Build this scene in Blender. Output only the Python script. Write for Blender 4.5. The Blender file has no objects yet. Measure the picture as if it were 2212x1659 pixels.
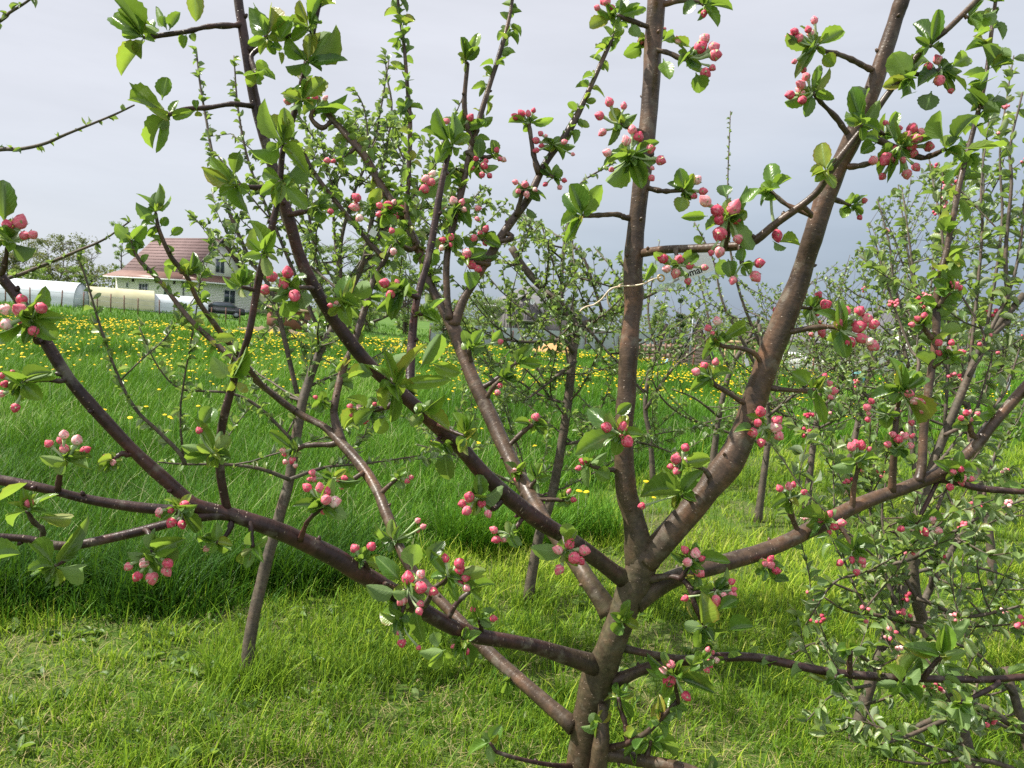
import bpy, math, random
import numpy as np
from mathutils import Vector, Matrix

random.seed(7)
rng = np.random.default_rng(11)
R = math.radians
SC = bpy.context.scene
COL = SC.collection

# ------------------------------------------------------------------ camera
FPX = 1736.0                       # focal length in units where the frame is 2212 x 1659
CAM_H = 1.45
PITCH = math.atan((829.5 - 690.0) / FPX)
ROLL = R(4.0)
fwd = Vector((0, math.cos(PITCH), -math.sin(PITCH)))
r0 = Vector((1, 0, 0))
u0 = r0.cross(fwd)
rgt = r0 * math.cos(ROLL) + u0 * math.sin(ROLL)
upv = u0 * math.cos(ROLL) - r0 * math.sin(ROLL)
CAM = Vector((0, 0, CAM_H))
cam_d = bpy.data.cameras.new("camera")
cam = bpy.data.objects.new("camera", cam_d)
COL.objects.link(cam)
cam.matrix_world = Matrix((
    (rgt.x, upv.x, -fwd.x, CAM.x),
    (rgt.y, upv.y, -fwd.y, CAM.y),
    (rgt.z, upv.z, -fwd.z, CAM.z),
    (0, 0, 0, 1)))
cam_d.sensor_width = 36
cam_d.lens = FPX / 2212 * 36
cam_d.clip_start = 0.05
cam_d.clip_end = 3000
cam_d.dof.use_dof = True
cam_d.dof.focus_distance = 1.55
cam_d.dof.aperture_fstop = 22.0
SC.camera = cam

# ------------------------------------------------------------------ light
SUN_EL, SUN_AZ = R(52), R(-84)    # azimuth measured from +Y towards +X (sun high on the left)
sun_vec = Vector((math.sin(SUN_AZ) * math.cos(SUN_EL), math.cos(SUN_AZ) * math.cos(SUN_EL), math.sin(SUN_EL)))
sd = bpy.data.lights.new("sun", 'SUN')
sd.energy = 5.0
sd.angle = R(0.53)
sd.color = (1.0, 0.95, 0.86)
so = bpy.data.objects.new("sun", sd)
COL.objects.link(so)
so.rotation_euler = (-sun_vec).to_track_quat('-Z', 'Y').to_euler()

world = bpy.data.worlds.new("World")
SC.world = world
world.use_nodes = True
wt = world.node_tree
wt.nodes.clear()
def wn(t, **kw):
    n = wt.nodes.new(t)
    for k, v in kw.items():
        setattr(n, k, v)
    return n
sky = wn('ShaderNodeTexSky', sky_type='NISHITA', sun_disc=False, sun_elevation=SUN_EL, sun_rotation=SUN_AZ)
tc = wn('ShaderNodeTexCoord')
sep = wn('ShaderNodeSeparateXYZ')
wt.links.new(tc.outputs['Generated'], sep.inputs[0])
# overcast sheet: darker slate low on the right, pale above
addx = wn('ShaderNodeMath', operation='MULTIPLY_ADD')
wt.links.new(sep.outputs['X'], addx.inputs[0]); addx.inputs[1].default_value = -0.27
wt.links.new(sep.outputs['Z'], addx.inputs[2])
nz = wn('ShaderNodeTexNoise'); nz.inputs['Scale'].default_value = 2.2; nz.inputs['Detail'].default_value = 4; nz.inputs['Roughness'].default_value = 0.5
mp = wn('ShaderNodeMapping'); mp.inputs['Scale'].default_value = (1.0, 1.0, 3.4)
wt.links.new(tc.outputs['Generated'], mp.inputs[0]); wt.links.new(mp.outputs[0], nz.inputs['Vector'])
nadd = wn('ShaderNodeMath', operation='MULTIPLY_ADD'); nadd.inputs[1].default_value = 0.16
wt.links.new(nz.outputs['Fac'], nadd.inputs[0]); wt.links.new(addx.outputs[0], nadd.inputs[2])
cr = wn('ShaderNodeValToRGB')
els = cr.color_ramp.elements
els[0].position = 0.0; els[0].color = (0.155, 0.19, 0.25, 1)
els[1].position = 1.0; els[1].color = (0.42, 0.422, 0.445, 1)
for p, c in ((0.06, (0.185, 0.225, 0.28)), (0.15, (0.27, 0.305, 0.355)), (0.26, (0.36, 0.38, 0.42)), (0.42, (0.405, 0.412, 0.445))):
    e = els.new(p); e.color = (*c, 1)
wt.links.new(nadd.outputs[0], cr.inputs[0])
# faint streaks of brighter cloud
nz2 = wn('ShaderNodeTexNoise'); nz2.inputs['Scale'].default_value = 3.0; nz2.inputs['Detail'].default_value = 6; nz2.inputs['Roughness'].default_value = 0.58
mp2 = wn('ShaderNodeMapping'); mp2.inputs['Scale'].default_value = (1.0, 1.0, 5.5); mp2.inputs['Rotation'].default_value = (0, R(5), 0)
wt.links.new(tc.outputs['Generated'], mp2.inputs[0]); wt.links.new(mp2.outputs[0], nz2.inputs['Vector'])
mr = wn('ShaderNodeMapRange'); mr.inputs['From Min'].default_value = 0.3; mr.inputs['From Max'].default_value = 0.75; mr.inputs['To Min'].default_value = 0.95; mr.inputs['To Max'].default_value = 1.06
wt.links.new(nz2.outputs['Fac'], mr.inputs['Value'])
mulc = wn('ShaderNodeVectorMath', operation='SCALE')
wt.links.new(cr.outputs['Color'], mulc.inputs[0]); wt.links.new(mr.outputs[0], mulc.inputs['Scale'])
up10 = wn('ShaderNodeVectorMath', operation='SCALE')
# unseen sky at the viewer's back, brightened to fill surfaces facing the viewer
bk = wn('ShaderNodeMapRange'); bk.inputs['From Min'].default_value = 0.35; bk.inputs['From Max'].default_value = -0.5; bk.inputs['To Min'].default_value = 10.3; bk.inputs['To Max'].default_value = 15.5
wt.links.new(sep.outputs['Y'], bk.inputs['Value']); wt.links.new(bk.outputs[0], up10.inputs['Scale'])
wt.links.new(mulc.outputs[0], up10.inputs[0])
mixs = wn('ShaderNodeMix', data_type='RGBA'); mixs.inputs['Factor'].default_value = 0.92
wt.links.new(sky.outputs[0], mixs.inputs['A']); wt.links.new(up10.outputs[0], mixs.inputs['B'])
bg = wn('ShaderNodeBackground'); bg.inputs['Strength'].default_value = 0.1
wt.links.new(mixs.outputs['Result'], bg.inputs['Color'])
wo = wn('ShaderNodeOutputWorld'); wt.links.new(bg.outputs[0], wo.inputs['Surface'])

SC.view_settings.view_transform = 'Standard'
SC.view_settings.look = 'None'
SC.view_settings.exposure = 0.92
SC.view_settings.gamma = 1.0
SC.cycles.max_bounces = 7
SC.cycles.transparent_max_bounces = 10
SC.cycles.use_denoising = False

# ------------------------------------------------------------------ pixel -> point
def P(fx, fy, d):
    return CAM + fwd * d + rgt * ((fx - 1106) / FPX * d) - upv * ((fy - 829.5) / FPX * d)
def tz(x, y):
    """ground height: level orchard, a shallow dip behind it towards the sheds"""
    def ss(a, b, v):
        t = np.clip((v - a) / (b - a), 0, 1); return t * t * (3 - 2 * t)
    return -1.1 * ss(26, 68, y) * ss(-36, -8, x) * (1 - 0.5 * ss(6, 20, x))
def at(fx, d):
    """world x, y of image column fx (near the horizon) at depth d, and the ground there"""
    p = P(fx, 690 + 0.07 * (fx - 1106), d)
    return Vector((p.x, p.y, float(tz(p.x, p.y))))
def ground_px(fx, fy):
    """where the ray of a pixel meets level ground"""
    v = P(fx, fy, 1.0) - CAM
    t = -CAM_H / v.z
    return CAM + v * t

def proj(p):
    v = Vector(tuple(p)) - CAM; d = v.dot(fwd)
    return 1106 + v.dot(rgt) / d * FPX, 829.5 - v.dot(upv) / d * FPX

# ------------------------------------------------------------------ tagging
def tag(o, label=None, cat=None, group=None, kind=None):
    if label: o["label"] = label
    if cat: o["category"] = cat
    if group: o["group"] = group
    if kind: o["kind"] = kind
    return o
def thing(name, label, cat, loc=(0, 0, 0), group=None, rz=0.0):
    o = bpy.data.objects.new(name, None)
    o.empty_display_size = 0.2
    COL.objects.link(o)
    o.location = loc
    o.rotation_euler = (0, 0, rz)
    return tag(o, label, cat, group)

# ------------------------------------------------------------------ mesh building
class MB:
    """collects polygons (any sides) with uv, material slot and a 'tint' per vertex; build() links ONE mesh object"""
    def __init__(s):
        s.v = []; s.fl = []; s.fn = []; s.uv = []; s.mi = []; s.tint = []; s.n = 0
    def add(s, verts, faces, uv=None, mi=0, tint=0.5):
        verts = np.asarray(verts, float).reshape(-1, 3)
        k = len(verts)
        faces = np.asarray(faces, int)
        s.v.append(verts)
        s.fl.append((faces + s.n).ravel())
        s.fn.append(np.full(len(faces), faces.shape[1], int))
        s.uv.append(np.zeros((faces.size, 2)) if uv is None else np.asarray(uv, float)[faces.ravel()])
        s.mi.append(np.full(len(faces), mi, int))
        t = np.asarray(tint, float)
        s.tint.append(np.full(k, float(t)) if t.ndim == 0 else t)
        s.n += k
    def box(s, c, size, rz=0.0, mi=0, tint=0.5, rot=None):
        hx, hy, hz = size[0] / 2, size[1] / 2, size[2] / 2
        v = np.array([(x, y, z) for z in (-hz, hz) for y in (-hy, hy) for x in (-hx, hx)])
        if rot is None:
            rot = Matrix.Rotation(rz, 3, 'Z')
        v = v @ np.array(rot).T + np.array(c)
        s.add(v, [(0, 2, 3, 1), (4, 5, 7, 6), (0, 1, 5, 4), (2, 6, 7, 3), (0, 4, 6, 2), (1, 3, 7, 5)], mi=mi, tint=tint)
    def more(s, base, faces, mi=0):
        """further faces over vertices already added"""
        faces = np.asarray(faces, int)
        s.fl.append((faces + base).ravel()); s.fn.append(np.full(len(faces), faces.shape[1], int))
        s.uv.append(np.zeros((faces.size, 2))); s.mi.append(np.full(len(faces), mi, int))
    def poly_prism(s, pts, depth_vec, mi=0, tint=0.5):
        p = np.array([tuple(q) for q in pts], float); n = len(p); dv = np.array(tuple(depth_vec))
        base = s.n
        s.add(np.vstack([p, p + dv]), [tuple(range(n))], mi=mi, tint=tint)
        s.more(base, [tuple(range(2 * n - 1, n - 1, -1))], mi)
        s.more(base, [(i, n + i, n + (i + 1) % n, (i + 1) % n) for i in range(n)], mi)
    def tube(s, pts, rad, sides=8, mi=0, tint=0.5, cap=True, uvoff=0.0, jit=0.0, lump=0.0):
        p = np.asarray([tuple(q) for q in pts], float)
        rad = np.asarray(rad, float)
        n = len(p)
        t = np.gradient(p, axis=0)
        t /= np.linalg.norm(t, axis=1)[:, None] + 1e-9
        a = np.zeros_like(p)
        ref = np.array([0.31, 0.91, 0.27]) if abs(t[0] @ np.array([0.31, 0.91, 0.27])) < 0.9 else np.array([1.0, 0, 0])
        x = np.cross(t[0], ref); x /= np.linalg.norm(x)
        for i in range(n):
            x = x - t[i] * (x @ t[i]); x /= np.linalg.norm(x) + 1e-9
            a[i] = x
        b = np.cross(t, a)
        th = np.linspace(0, 2 * math.pi, sides, endpoint=False)
        rr = rad[:, None] * np.ones((1, sides))
        if lump:
            Lc = np.concatenate([[0], np.cumsum(np.linalg.norm(np.diff(p, axis=0), axis=1))])[:, None]; k1, k2, k3 = rng.uniform(0, 6.28, 3)
            rr = rr * (1 + lump * (np.sin(2 * th[None] + 23 * Lc + k1) + 0.8 * np.sin(3 * th[None] - 41 * Lc + k2) + 0.7 * np.sin(th[None] + 67 * Lc + k3)))
        if jit:
            rr = rr * (1 + jit * rng.standard_normal((n, sides)))
        v = p[:, None, :] + rr[..., None] * (np.cos(th)[None, :, None] * a[:, None, :] + np.sin(th)[None, :, None] * b[:, None, :])
        L = np.concatenate([[0], np.cumsum(np.linalg.norm(np.diff(p, axis=0), axis=1))]) + uvoff
        vv = v.reshape(-1, 3)
        uv = np.zeros((n, sides, 2))
        uv[..., 0] = np.minimum(np.arange(sides), sides - np.arange(sides))[None, :] / sides * 2 * math.pi * rad.mean()
        uv[..., 1] = L[:, None]
        i0 = np.arange(n - 1)[:, None] * sides; j = np.arange(sides)[None, :]; j2 = (j + 1) % sides
        f = np.stack([i0 + j, i0 + j2, i0 + sides + j2, i0 + sides + j], -1).reshape(-1, 4)
        tt = tint if np.ndim(tint) == 0 else np.repeat(np.asarray(tint, float), sides)
        base = s.n
        s.add(vv, f, uv.reshape(-1, 2), mi, tt)
        if cap:
            fl = np.arange((n - 1) * sides, n * sides)
            s.fl.append(fl + base); s.fn.append(np.array([sides])); s.uv.append(uv.reshape(-1, 2)[fl]); s.mi.append(np.array([mi]))
            fl = np.arange(sides)[::-1]
            s.fl.append(fl + base); s.fn.append(np.array([sides])); s.uv.append(uv.reshape(-1, 2)[fl]); s.mi.append(np.array([mi]))
    def build(s, name, mats, parent=None, origin=(0, 0, 0), smooth=True):
        me = bpy.data.meshes.new(name)
        if s.n:
            v = np.vstack(s.v) - np.array(tuple(origin))
            fl = np.concatenate(s.fl); fn = np.concatenate(s.fn)
            me.vertices.add(len(v)); me.vertices.foreach_set('co', v.astype(np.float32).ravel())
            me.loops.add(len(fl)); me.loops.foreach_set('vertex_index', fl.astype(np.int32))
            me.polygons.add(len(fn))
            st = np.concatenate([[0], np.cumsum(fn)[:-1]]).astype(np.int32)
            me.polygons.foreach_set('loop_start', st)
            me.polygons.foreach_set('material_index', np.concatenate(s.mi).astype(np.int32))
            me.update(calc_edges=True)
            u = me.uv_layers.new(name='UVMap')
            u.data.foreach_set('uv', np.vstack(s.uv).astype(np.float32).ravel())
            a = me.attributes.new('tint', 'FLOAT', 'POINT')
            a.data.foreach_set('value', np.concatenate(s.tint).astype(np.float32))
            me.polygons.foreach_set('use_smooth', np.full(len(fn), smooth))
        for m in (mats if isinstance(mats, (list, tuple)) else [mats]):
            me.materials.append(m)
        me.validate()
        o = bpy.data.objects.new(name, me)
        COL.objects.link(o)
        if parent is not None:
            o.parent = parent
        else:
            o.location = origin
        return o

def smooth_path(pts, per=6):
    """Catmull-Rom through rows of any width"""
    p = np.asarray(pts, float)
    if len(p) < 3:
        t = np.linspace(0, 1, per + 1)[:, None]
        return p[0] * (1 - t) + p[1] * t
    q = np.vstack([2 * p[0] - p[1], p, 2 * p[-1] - p[-2]])
    out = []
    for i in range(1, len(q) - 2):
        a, b, c, d = q[i - 1], q[i], q[i + 1], q[i + 2]
        for t in np.linspace(0, 1, per, endpoint=False):
            out.append(0.5 * ((2 * b) + (c - a) * t + (2 * a - 5 * b + 4 * c - d) * t * t + (3 * b - a - 3 * c + d) * t ** 3))
    out.append(p[-1])
    return np.array(out)

# ------------------------------------------------------------------ leaves in bulk
def leaf_template(ns, across, fold, curl, wave, twist, ser, seed, petiole=0.16, fat=0.9):
    r = np.random.default_rng(seed)
    t = np.linspace(0, 1, ns)
    xs = np.linspace(-1, 1, across)
    V = []; U = []
    for i, ti in enumerate(t):
        if ti < petiole:
            w = 0.035
        else:
            q = (ti - petiole) / (1 - petiole)
            w = max(0.0, math.sin(math.pi * min(1, q ** fat)) ** 0.5) * 0.5 * (1 - 0.10 * q)
            if ser and 0 < i < ns - 1:
                w *= 1 + (ser if i % 2 else -ser)
            w = max(w, 0.03 if ti < 0.9 else 0.006)
        ang = twist * ti
        for x in xs:
            px = x * w
            pz = fold * abs(px) * 1.2 - curl * ti * ti + wave * math.sin(ti * 9 + seed) * abs(x) ** 2 * (0.4 if ti > petiole else 0)
            V.append((px * math.cos(ang) - pz * math.sin(ang) * 0.3, ti, pz + px * math.sin(ang)))
            U.append((0.5 + 0.5 * x, 0.0 if ti < petiole else (ti - petiole) / (1 - petiole)))
    F = [(i * across + j, i * across + j + 1, (i + 1) * across + j + 1, (i + 1) * across + j) for i in range(ns - 1) for j in range(across - 1)]
    return np.array(V), np.array(F), np.array(U)
TPL_HI = [leaf_template(13, 5, f, c, w, tw, 0.045, k) for k, (f, c, w, tw) in enumerate([(0.45, 0.2, .06, .15), (0.65, 0.34, .07, -.3), (0.3, -0.16, .08, .35), (0.8, 0.26, .05, .2), (0.4, 0.5, .08, -.45), (0.55, 0.05, .1, 0.1), (0.95, 0.1, .05, -.15), (0.25, 0.3, .12, .5)])]
TPL_MID = [leaf_template(6, 3, f, c, w, tw, 0.0, k) for k, (f, c, w, tw) in enumerate([(0.4, 0.15, .03, .2), (0.6, 0.3, .03, -.3), (0.25, -0.15, .05, .4), (0.5, 0.4, .04, 0)])]
TPL_LO = [leaf_template(4, 3, f, c, 0, tw, 0.0, k, petiole=0.05) for k, (f, c, tw) in enumerate([(0.4, 0.2, .2), (0.55, -0.1, -.3)])]

class Leaves:
    def __init__(s): s.b = []; s.d = []; s.nrm = []; s.l = []; s.w = []; s.t = []
    def add(s, base, dirv, nrm, length, width, tint):
        s.b.append(tuple(base)); s.d.append(tuple(dirv)); s.nrm.append(tuple(nrm)); s.l.append(length); s.w.append(width); s.t.append(tint)
    def into(s, mb, tpls, mi=0):
        if not s.b: return
        b = np.array(s.b); d = np.array(s.d); n = np.array(s.nrm); l = np.array(s.l); w = np.array(s.w); tt = np.array(s.t)
        d /= np.linalg.norm(d, axis=1)[:, None] + 1e-9
        n = n - d * (n * d).sum(1)[:, None]; n /= np.linalg.norm(n, axis=1)[:, None] + 1e-9
        x = np.cross(d, n)
        pick = rng.integers(0, len(tpls), len(b))
        for k, (V, F, U) in enumerate(tpls):
            m = np.where(pick == k)[0]
            if not len(m): continue
            vv = (b[m][:, None, :] + x[m][:, None, :] * (V[None, :, 0:1] * w[m][:, None, None])
                  + d[m][:, None, :] * (V[None, :, 1:2] * l[m][:, None, None]) + n[m][:, None, :] * (V[None, :, 2:3] * l[m][:, None, None]))
            nv = len(V)
            ff = (F[None] + (np.arange(len(m)) * nv)[:, None, None]).reshape(-1, 4)
            mb.add(vv.reshape(-1, 3), ff, np.tile(U, (len(m), 1)), mi, np.repeat(tt[m], nv))
def rnd_unit():
    v = rng.standard_normal(3); return v / np.linalg.norm(v)
# ------------------------------------------------------------------ materials
def new_mat(name):
    m = bpy.data.materials.new(name); m.use_nodes = True
    nt = m.node_tree; nt.nodes.clear()
    out = nt.nodes.new('ShaderNodeOutputMaterial')
    return m, nt, out
def nd(nt, t, ins=None, **kw):
    n = nt.nodes.new(t)
    for k, v in kw.items(): setattr(n, k, v)
    for k, v in (ins or {}).items():
        if hasattr(v, 'is_output') or isinstance(v, bpy.types.NodeSocket): nt.links.new(v, n.inputs[k])
        else: n.inputs[k].default_value = v
    return n
def ramp(nt, fac, stops):
    n = nt.nodes.new('ShaderNodeValToRGB'); e = n.color_ramp.elements
    while len(e) > 1: e.remove(e[-1])
    e[0].position = stops[0][0]; e[0].color = (*stops[0][1], 1)
    for p, c in stops[1:]:
        q = e.new(p); q.color = (*c, 1)
    nt.links.new(fac, n.inputs[0]); return n.outputs[0]
def mixc(nt, f, a, b, mode='MIX'):
    n = nt.nodes.new('ShaderNodeMix'); n.data_type = 'RGBA'; n.blend_type = mode
    for k, v in (('Factor', f), ('A', a), ('B', b)):
        if isinstance(v, bpy.types.NodeSocket): nt.links.new(v, n.inputs[k])
        else: n.inputs[k].default_value = v if k == 'Factor' else (*v, 1)
    return n.outputs['Result']
def mth(nt, op, a, b=None, c=None):
    n = nt.nodes.new('ShaderNodeMath'); n.operation = op
    for i, v in enumerate((a, b, c)):
        if v is None: continue
        if isinstance(v, bpy.types.NodeSocket): nt.links.new(v, n.inputs[i])
        else: n.inputs[i].default_value = v
    return n.outputs[0]

def simple_mat(name, c1, c2=None, scale=8.0, rough=0.7, detail=5, bump=0.0, metal=0.0, spec=0.4, stretch=(1, 1, 1)):
    m, nt, out = new_mat(name)
    tcn = nd(nt, 'ShaderNodeTexCoord')
    mpn = nd(nt, 'ShaderNodeMapping', {'Vector': tcn.outputs['Object']}); mpn.inputs['Scale'].default_value = stretch
    no = nd(nt, 'ShaderNodeTexNoise', {'Vector': mpn.outputs[0], 'Scale': scale, 'Detail': detail})
    c2 = c2 or tuple(x * 0.75 for x in c1)
    col = ramp(nt, no.outputs['Fac'], [(0.3, c2), (0.7, c1)])
    b = nd(nt, 'ShaderNodeBsdfPrincipled', {'Base Color': col, 'Roughness': rough, 'Metallic': metal, 'Specular IOR Level': spec})
    if bump:
        bp = nd(nt, 'ShaderNodeBump', {'Height': no.outputs['Fac'], 'Strength': bump, 'Distance': 0.02}); nt.links.new(bp.outputs[0], b.inputs['Normal'])
    nt.links.new(b.outputs[0], out.inputs[0]); return m

def bark_mat(name, dark, lite, red, moss_amt=1.0, spots=1.0, rough=0.42):
    m, nt, out = new_mat(name)
    uv = nd(nt, 'ShaderNodeUVMap'); tco = nd(nt, 'ShaderNodeTexCoord')
    at_ = nd(nt, 'ShaderNodeAttribute', attribute_name='tint')
    n1 = nd(nt, 'ShaderNodeTexNoise', {'Vector': tco.outputs['Object'], 'Scale': 14.0, 'Detail': 6.0, 'Roughness': 0.6})
    n2 = nd(nt, 'ShaderNodeTexNoise', {'Vector': tco.outputs['Object'], 'Scale': 75.0, 'Detail': 4.0, 'Roughness': 0.65})
    col = ramp(nt, n1.outputs['Fac'], [(0.32, dark), (0.52, lite), (0.68, red)])
    col = mixc(nt, 0.5, col, ramp(nt, n2.outputs['Fac'], [(0.32, (0.3, 0.3, 0.3)), (0.68, (1.45, 1.4, 1.35))]), 'MULTIPLY')
    # rings across the stem and pale lenticels
    mpv = nd(nt, 'ShaderNodeMapping', {'Vector': uv.outputs[0]}); mpv.inputs['Scale'].default_value = (95.0, 170.0, 1.0)
    vo = nd(nt, 'ShaderNodeTexVoronoi', {'Vector': mpv.outputs[0], 'Scale': 1.0, 'Randomness': 1.0}, feature='F1')
    sp = ramp(nt, vo.outputs['Distance'], [(0.10, (1, 1, 1)), (0.2, (0, 0, 0))])
    sel = mth(nt, 'GREATER_THAN', vo.outputs['Color'], 0.48)
    spf = mth(nt, 'MULTIPLY', mth(nt, 'MULTIPLY', sp, sel), 0.75 * spots)
    col = mixc(nt, spf, col, (0.36, 0.27, 0.2))
    mpr = nd(nt, 'ShaderNodeMapping', {'Vector': uv.outputs[0]}); mpr.inputs['Scale'].default_value = (30.0, 150.0, 1.0)
    rg = nd(nt, 'ShaderNodeTexNoise', {'Vector': mpr.outputs[0], 'Scale': 1.0, 'Detail': 3.0, 'Roughness': 0.6})
    col = mixc(nt, 0.38, col, ramp(nt, rg.outputs['Fac'], [(0.33, (0.5, 0.48, 0.46)), (0.5, (1, 1, 1)), (0.68, (1.3, 1.26, 1.2))]), 'MULTIPLY')
    n4 = nd(nt, 'ShaderNodeTexNoise', {'Vector': tco.outputs['Object'], 'Scale': 26.0, 'Detail': 5.0, 'Roughness': 0.6})
    col = mixc(nt, ramp(nt, n4.outputs['Fac'], [(0.56, (0, 0, 0)), (0.68, (0.55, 0.55, 0.55))]), col, (0.17, 0.15, 0.115))
    # moss / algae where tint > 0.5
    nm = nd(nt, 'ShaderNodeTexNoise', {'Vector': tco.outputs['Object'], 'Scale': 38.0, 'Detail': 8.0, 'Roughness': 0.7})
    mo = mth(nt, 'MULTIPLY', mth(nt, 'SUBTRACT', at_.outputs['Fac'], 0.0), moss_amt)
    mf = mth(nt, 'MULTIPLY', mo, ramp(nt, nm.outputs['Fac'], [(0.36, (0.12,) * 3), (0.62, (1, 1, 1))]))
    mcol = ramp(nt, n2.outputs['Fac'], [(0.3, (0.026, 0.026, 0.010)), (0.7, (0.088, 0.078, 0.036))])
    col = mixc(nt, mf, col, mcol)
    b = nd(nt, 'ShaderNodeBsdfPrincipled', {'Base Color': col, 'Roughness': rough, 'Specular IOR Level': 0.3})
    rr = mth(nt, 'MULTIPLY_ADD', mf, 0.4, rough); nt.links.new(rr, b.inputs['Roughness'])
    hm = mth(nt, 'ADD', mth(nt, 'ADD', mth(nt, 'MULTIPLY', n2.outputs['Fac'], 0.6), mth(nt, 'MULTIPLY', spf, 0.6)), mth(nt, 'MULTIPLY', rg.outputs['Fac'], 0.25))
    bp = nd(nt, 'ShaderNodeBump', {'Height': hm, 'Strength': 0.6, 'Distance': 0.003}); nt.links.new(bp.outputs[0], b.inputs['Normal'])
    nt.links.new(b.outputs[0], out.inputs[0]); return m

def leaf_mat(name, stops, under=(0.24, 0.33, 0.15), rough=0.36, trans=0.42, tboost=(0.42, 0.62, 0.06)):
    m, nt, out = new_mat(name)
    uv = nd(nt, 'ShaderNodeUVMap'); sx = nd(nt, 'ShaderNodeSeparateXYZ', {0: uv.outputs[0]})
    at_ = nd(nt, 'ShaderNodeAttribute', attribute_name='tint')
    col = ramp(nt, at_.outputs['Fac'], stops)
    u = mth(nt, 'ABSOLUTE', mth(nt, 'SUBTRACT', sx.outputs['X'], 0.5))
    # side veins: slanting bands, fading to the margin
    ph = mth(nt, 'SUBTRACT', mth(nt, 'MULTIPLY', sx.outputs['Y'], 42.0), mth(nt, 'MULTIPLY', u, 34.0))
    vein = mth(nt, 'POWER', mth(nt, 'ABSOLUTE', mth(nt, 'SINE', mth(nt, 'MULTIPLY', ph, 0.5))), 14.0)
    mid = mth(nt, 'LESS_THAN', u, 0.045)
    vf = mth(nt, 'MAXIMUM', mth(nt, 'MULTIPLY', vein, 0.13), mth(nt, 'MULTIPLY', mid, 0.6))
    col = mixc(nt, vf, col, (0.24, 0.36, 0.12))
    tco = nd(nt, 'ShaderNodeTexCoord')
    no = nd(nt, 'ShaderNodeTexNoise', {'Vector': tco.outputs['Object'], 'Scale': 60.0, 'Detail': 3.0})
    col = mixc(nt, 1.0, col, ramp(nt, no.outputs['Fac'], [(0.3, (0.75, 0.78, 0.75)), (0.7, (1.2, 1.18, 1.1))]), 'MULTIPLY')
    # bronze margin on the youngest leaves
    edge = mth(nt, 'MULTIPLY', mth(nt, 'GREATER_THAN', at_.outputs['Fac'], 0.72), mth(nt, 'SMOOTH_MAX', mth(nt, 'MULTIPLY_ADD', u, 5.0, -1.9), 0.0, 0.1))
    col = mixc(nt, mth(nt, 'MINIMUM', edge, 0.7), col, (0.28, 0.10, 0.03))
    geo = nd(nt, 'ShaderNodeNewGeometry')
    ucol = mixc(nt, 0.45, col, under)
    fcol = mixc(nt, geo.outputs['Backfacing'], col, ucol)
    b = nd(nt, 'ShaderNodeBsdfPrincipled', {'Base Color': fcol, 'Specular IOR Level': 0.5})
    rgh = mth(nt, 'MULTIPLY_ADD', geo.outputs['Backfacing'], 0.4, rough); nt.links.new(rgh, b.inputs['Roughness'])
    hb = mth(nt, 'ADD', vein, mth(nt, 'MULTIPLY', mid, -0.6))
    bp = nd(nt, 'ShaderNodeBump', {'Height': hb, 'Strength': 0.16, 'Distance': -0.002}); nt.links.new(bp.outputs[0], b.inputs['Normal'])
    tr = nd(nt, 'ShaderNodeBsdfTranslucent', {'Color': mixc(nt, 0.55, col, tboost)})
    mx = nd(nt, 'ShaderNodeMixShader', {0: trans, 1: b.outputs[0], 2: tr.outputs[0]})
    nt.links.new(mx.outputs[0], out.inputs[0]); return m

def grass_mat(name, stops, trans=0.3, rough=0.5, tb=(0.35, 0.55, 0.04)):
    m, nt, out = new_mat(name)
    at_ = nd(nt, 'ShaderNodeAttribute', attribute_name='tint')
    col = ramp(nt, at_.outputs['Fac'], stops)
    b = nd(nt, 'ShaderNodeBsdfPrincipled', {'Base Color': col, 'Roughness': rough, 'Specular IOR Level': 0.12})
    tr = nd(nt, 'ShaderNodeBsdfTranslucent', {'Color': mixc(nt, 0.4, col, tb)})
    mx = nd(nt, 'ShaderNodeMixShader', {0: trans, 1: b.outputs[0], 2: tr.outputs[0]})
    nt.links.new(mx.outputs[0], out.inputs[0]); return m

M = {}
M['bark'] = bark_mat('apple_bark', (0.034, 0.022, 0.015), (0.08, 0.053, 0.036), (0.135, 0.072, 0.041), rough=0.37)
M['bark_dark'] = bark_mat('shaded_young_bark', (0.022, 0.012, 0.011), (0.048, 0.025, 0.022), (0.082, 0.033, 0.027), rough=0.4)  # dark young wood, with part of these limbs' shade put into the colour
M['bark_far'] = bark_mat('orchard_bark', (0.045, 0.036, 0.029), (0.10, 0.08, 0.062), (0.11, 0.068, 0.052), spots=0.5, rough=0.6)
M['leaf'] = leaf_mat('apple_leaf', [(0.0, (0.028, 0.07, 0.016)), (0.3, (0.068, 0.155, 0.024)), (0.6, (0.14, 0.25, 0.032)), (0.88, (0.25, 0.30, 0.045)), (1.0, (0.32, 0.22, 0.045))], rough=0.3)
M['leaf_far'] = leaf_mat('young_apple_leaf', [(0.0, (0.035, 0.075, 0.022)), (0.5, (0.11, 0.19, 0.05)), (1.0, (0.26, 0.33, 0.14))], rough=0.36, under=(0.40, 0.44, 0.34), trans=0.36)
M['tree_leaf'] = leaf_mat('spring_leaf', [(0.0, (0.05, 0.10, 0.025)), (0.5, (0.10, 0.175, 0.035)), (1.0, (0.19, 0.26, 0.06))], rough=0.55, trans=0.35)
M['olive_leaf'] = leaf_mat('olive_leaf', [(0.0, (0.07, 0.085, 0.035)), (0.5, (0.12, 0.135, 0.05)), (1.0, (0.19, 0.175, 0.075))], rough=0.6, trans=0.3, tboost=(0.3, 0.33, 0.08))
M['needle'] = leaf_mat('spruce_needle', [(0.0, (0.02, 0.045, 0.025)), (1.0, (0.05, 0.085, 0.045))], rough=0.6, trans=0.1)
M['stalk'] = simple_mat('downy_stalk', (0.40, 0.47, 0.27), (0.26, 0.35, 0.14), 90, 0.75)

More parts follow.
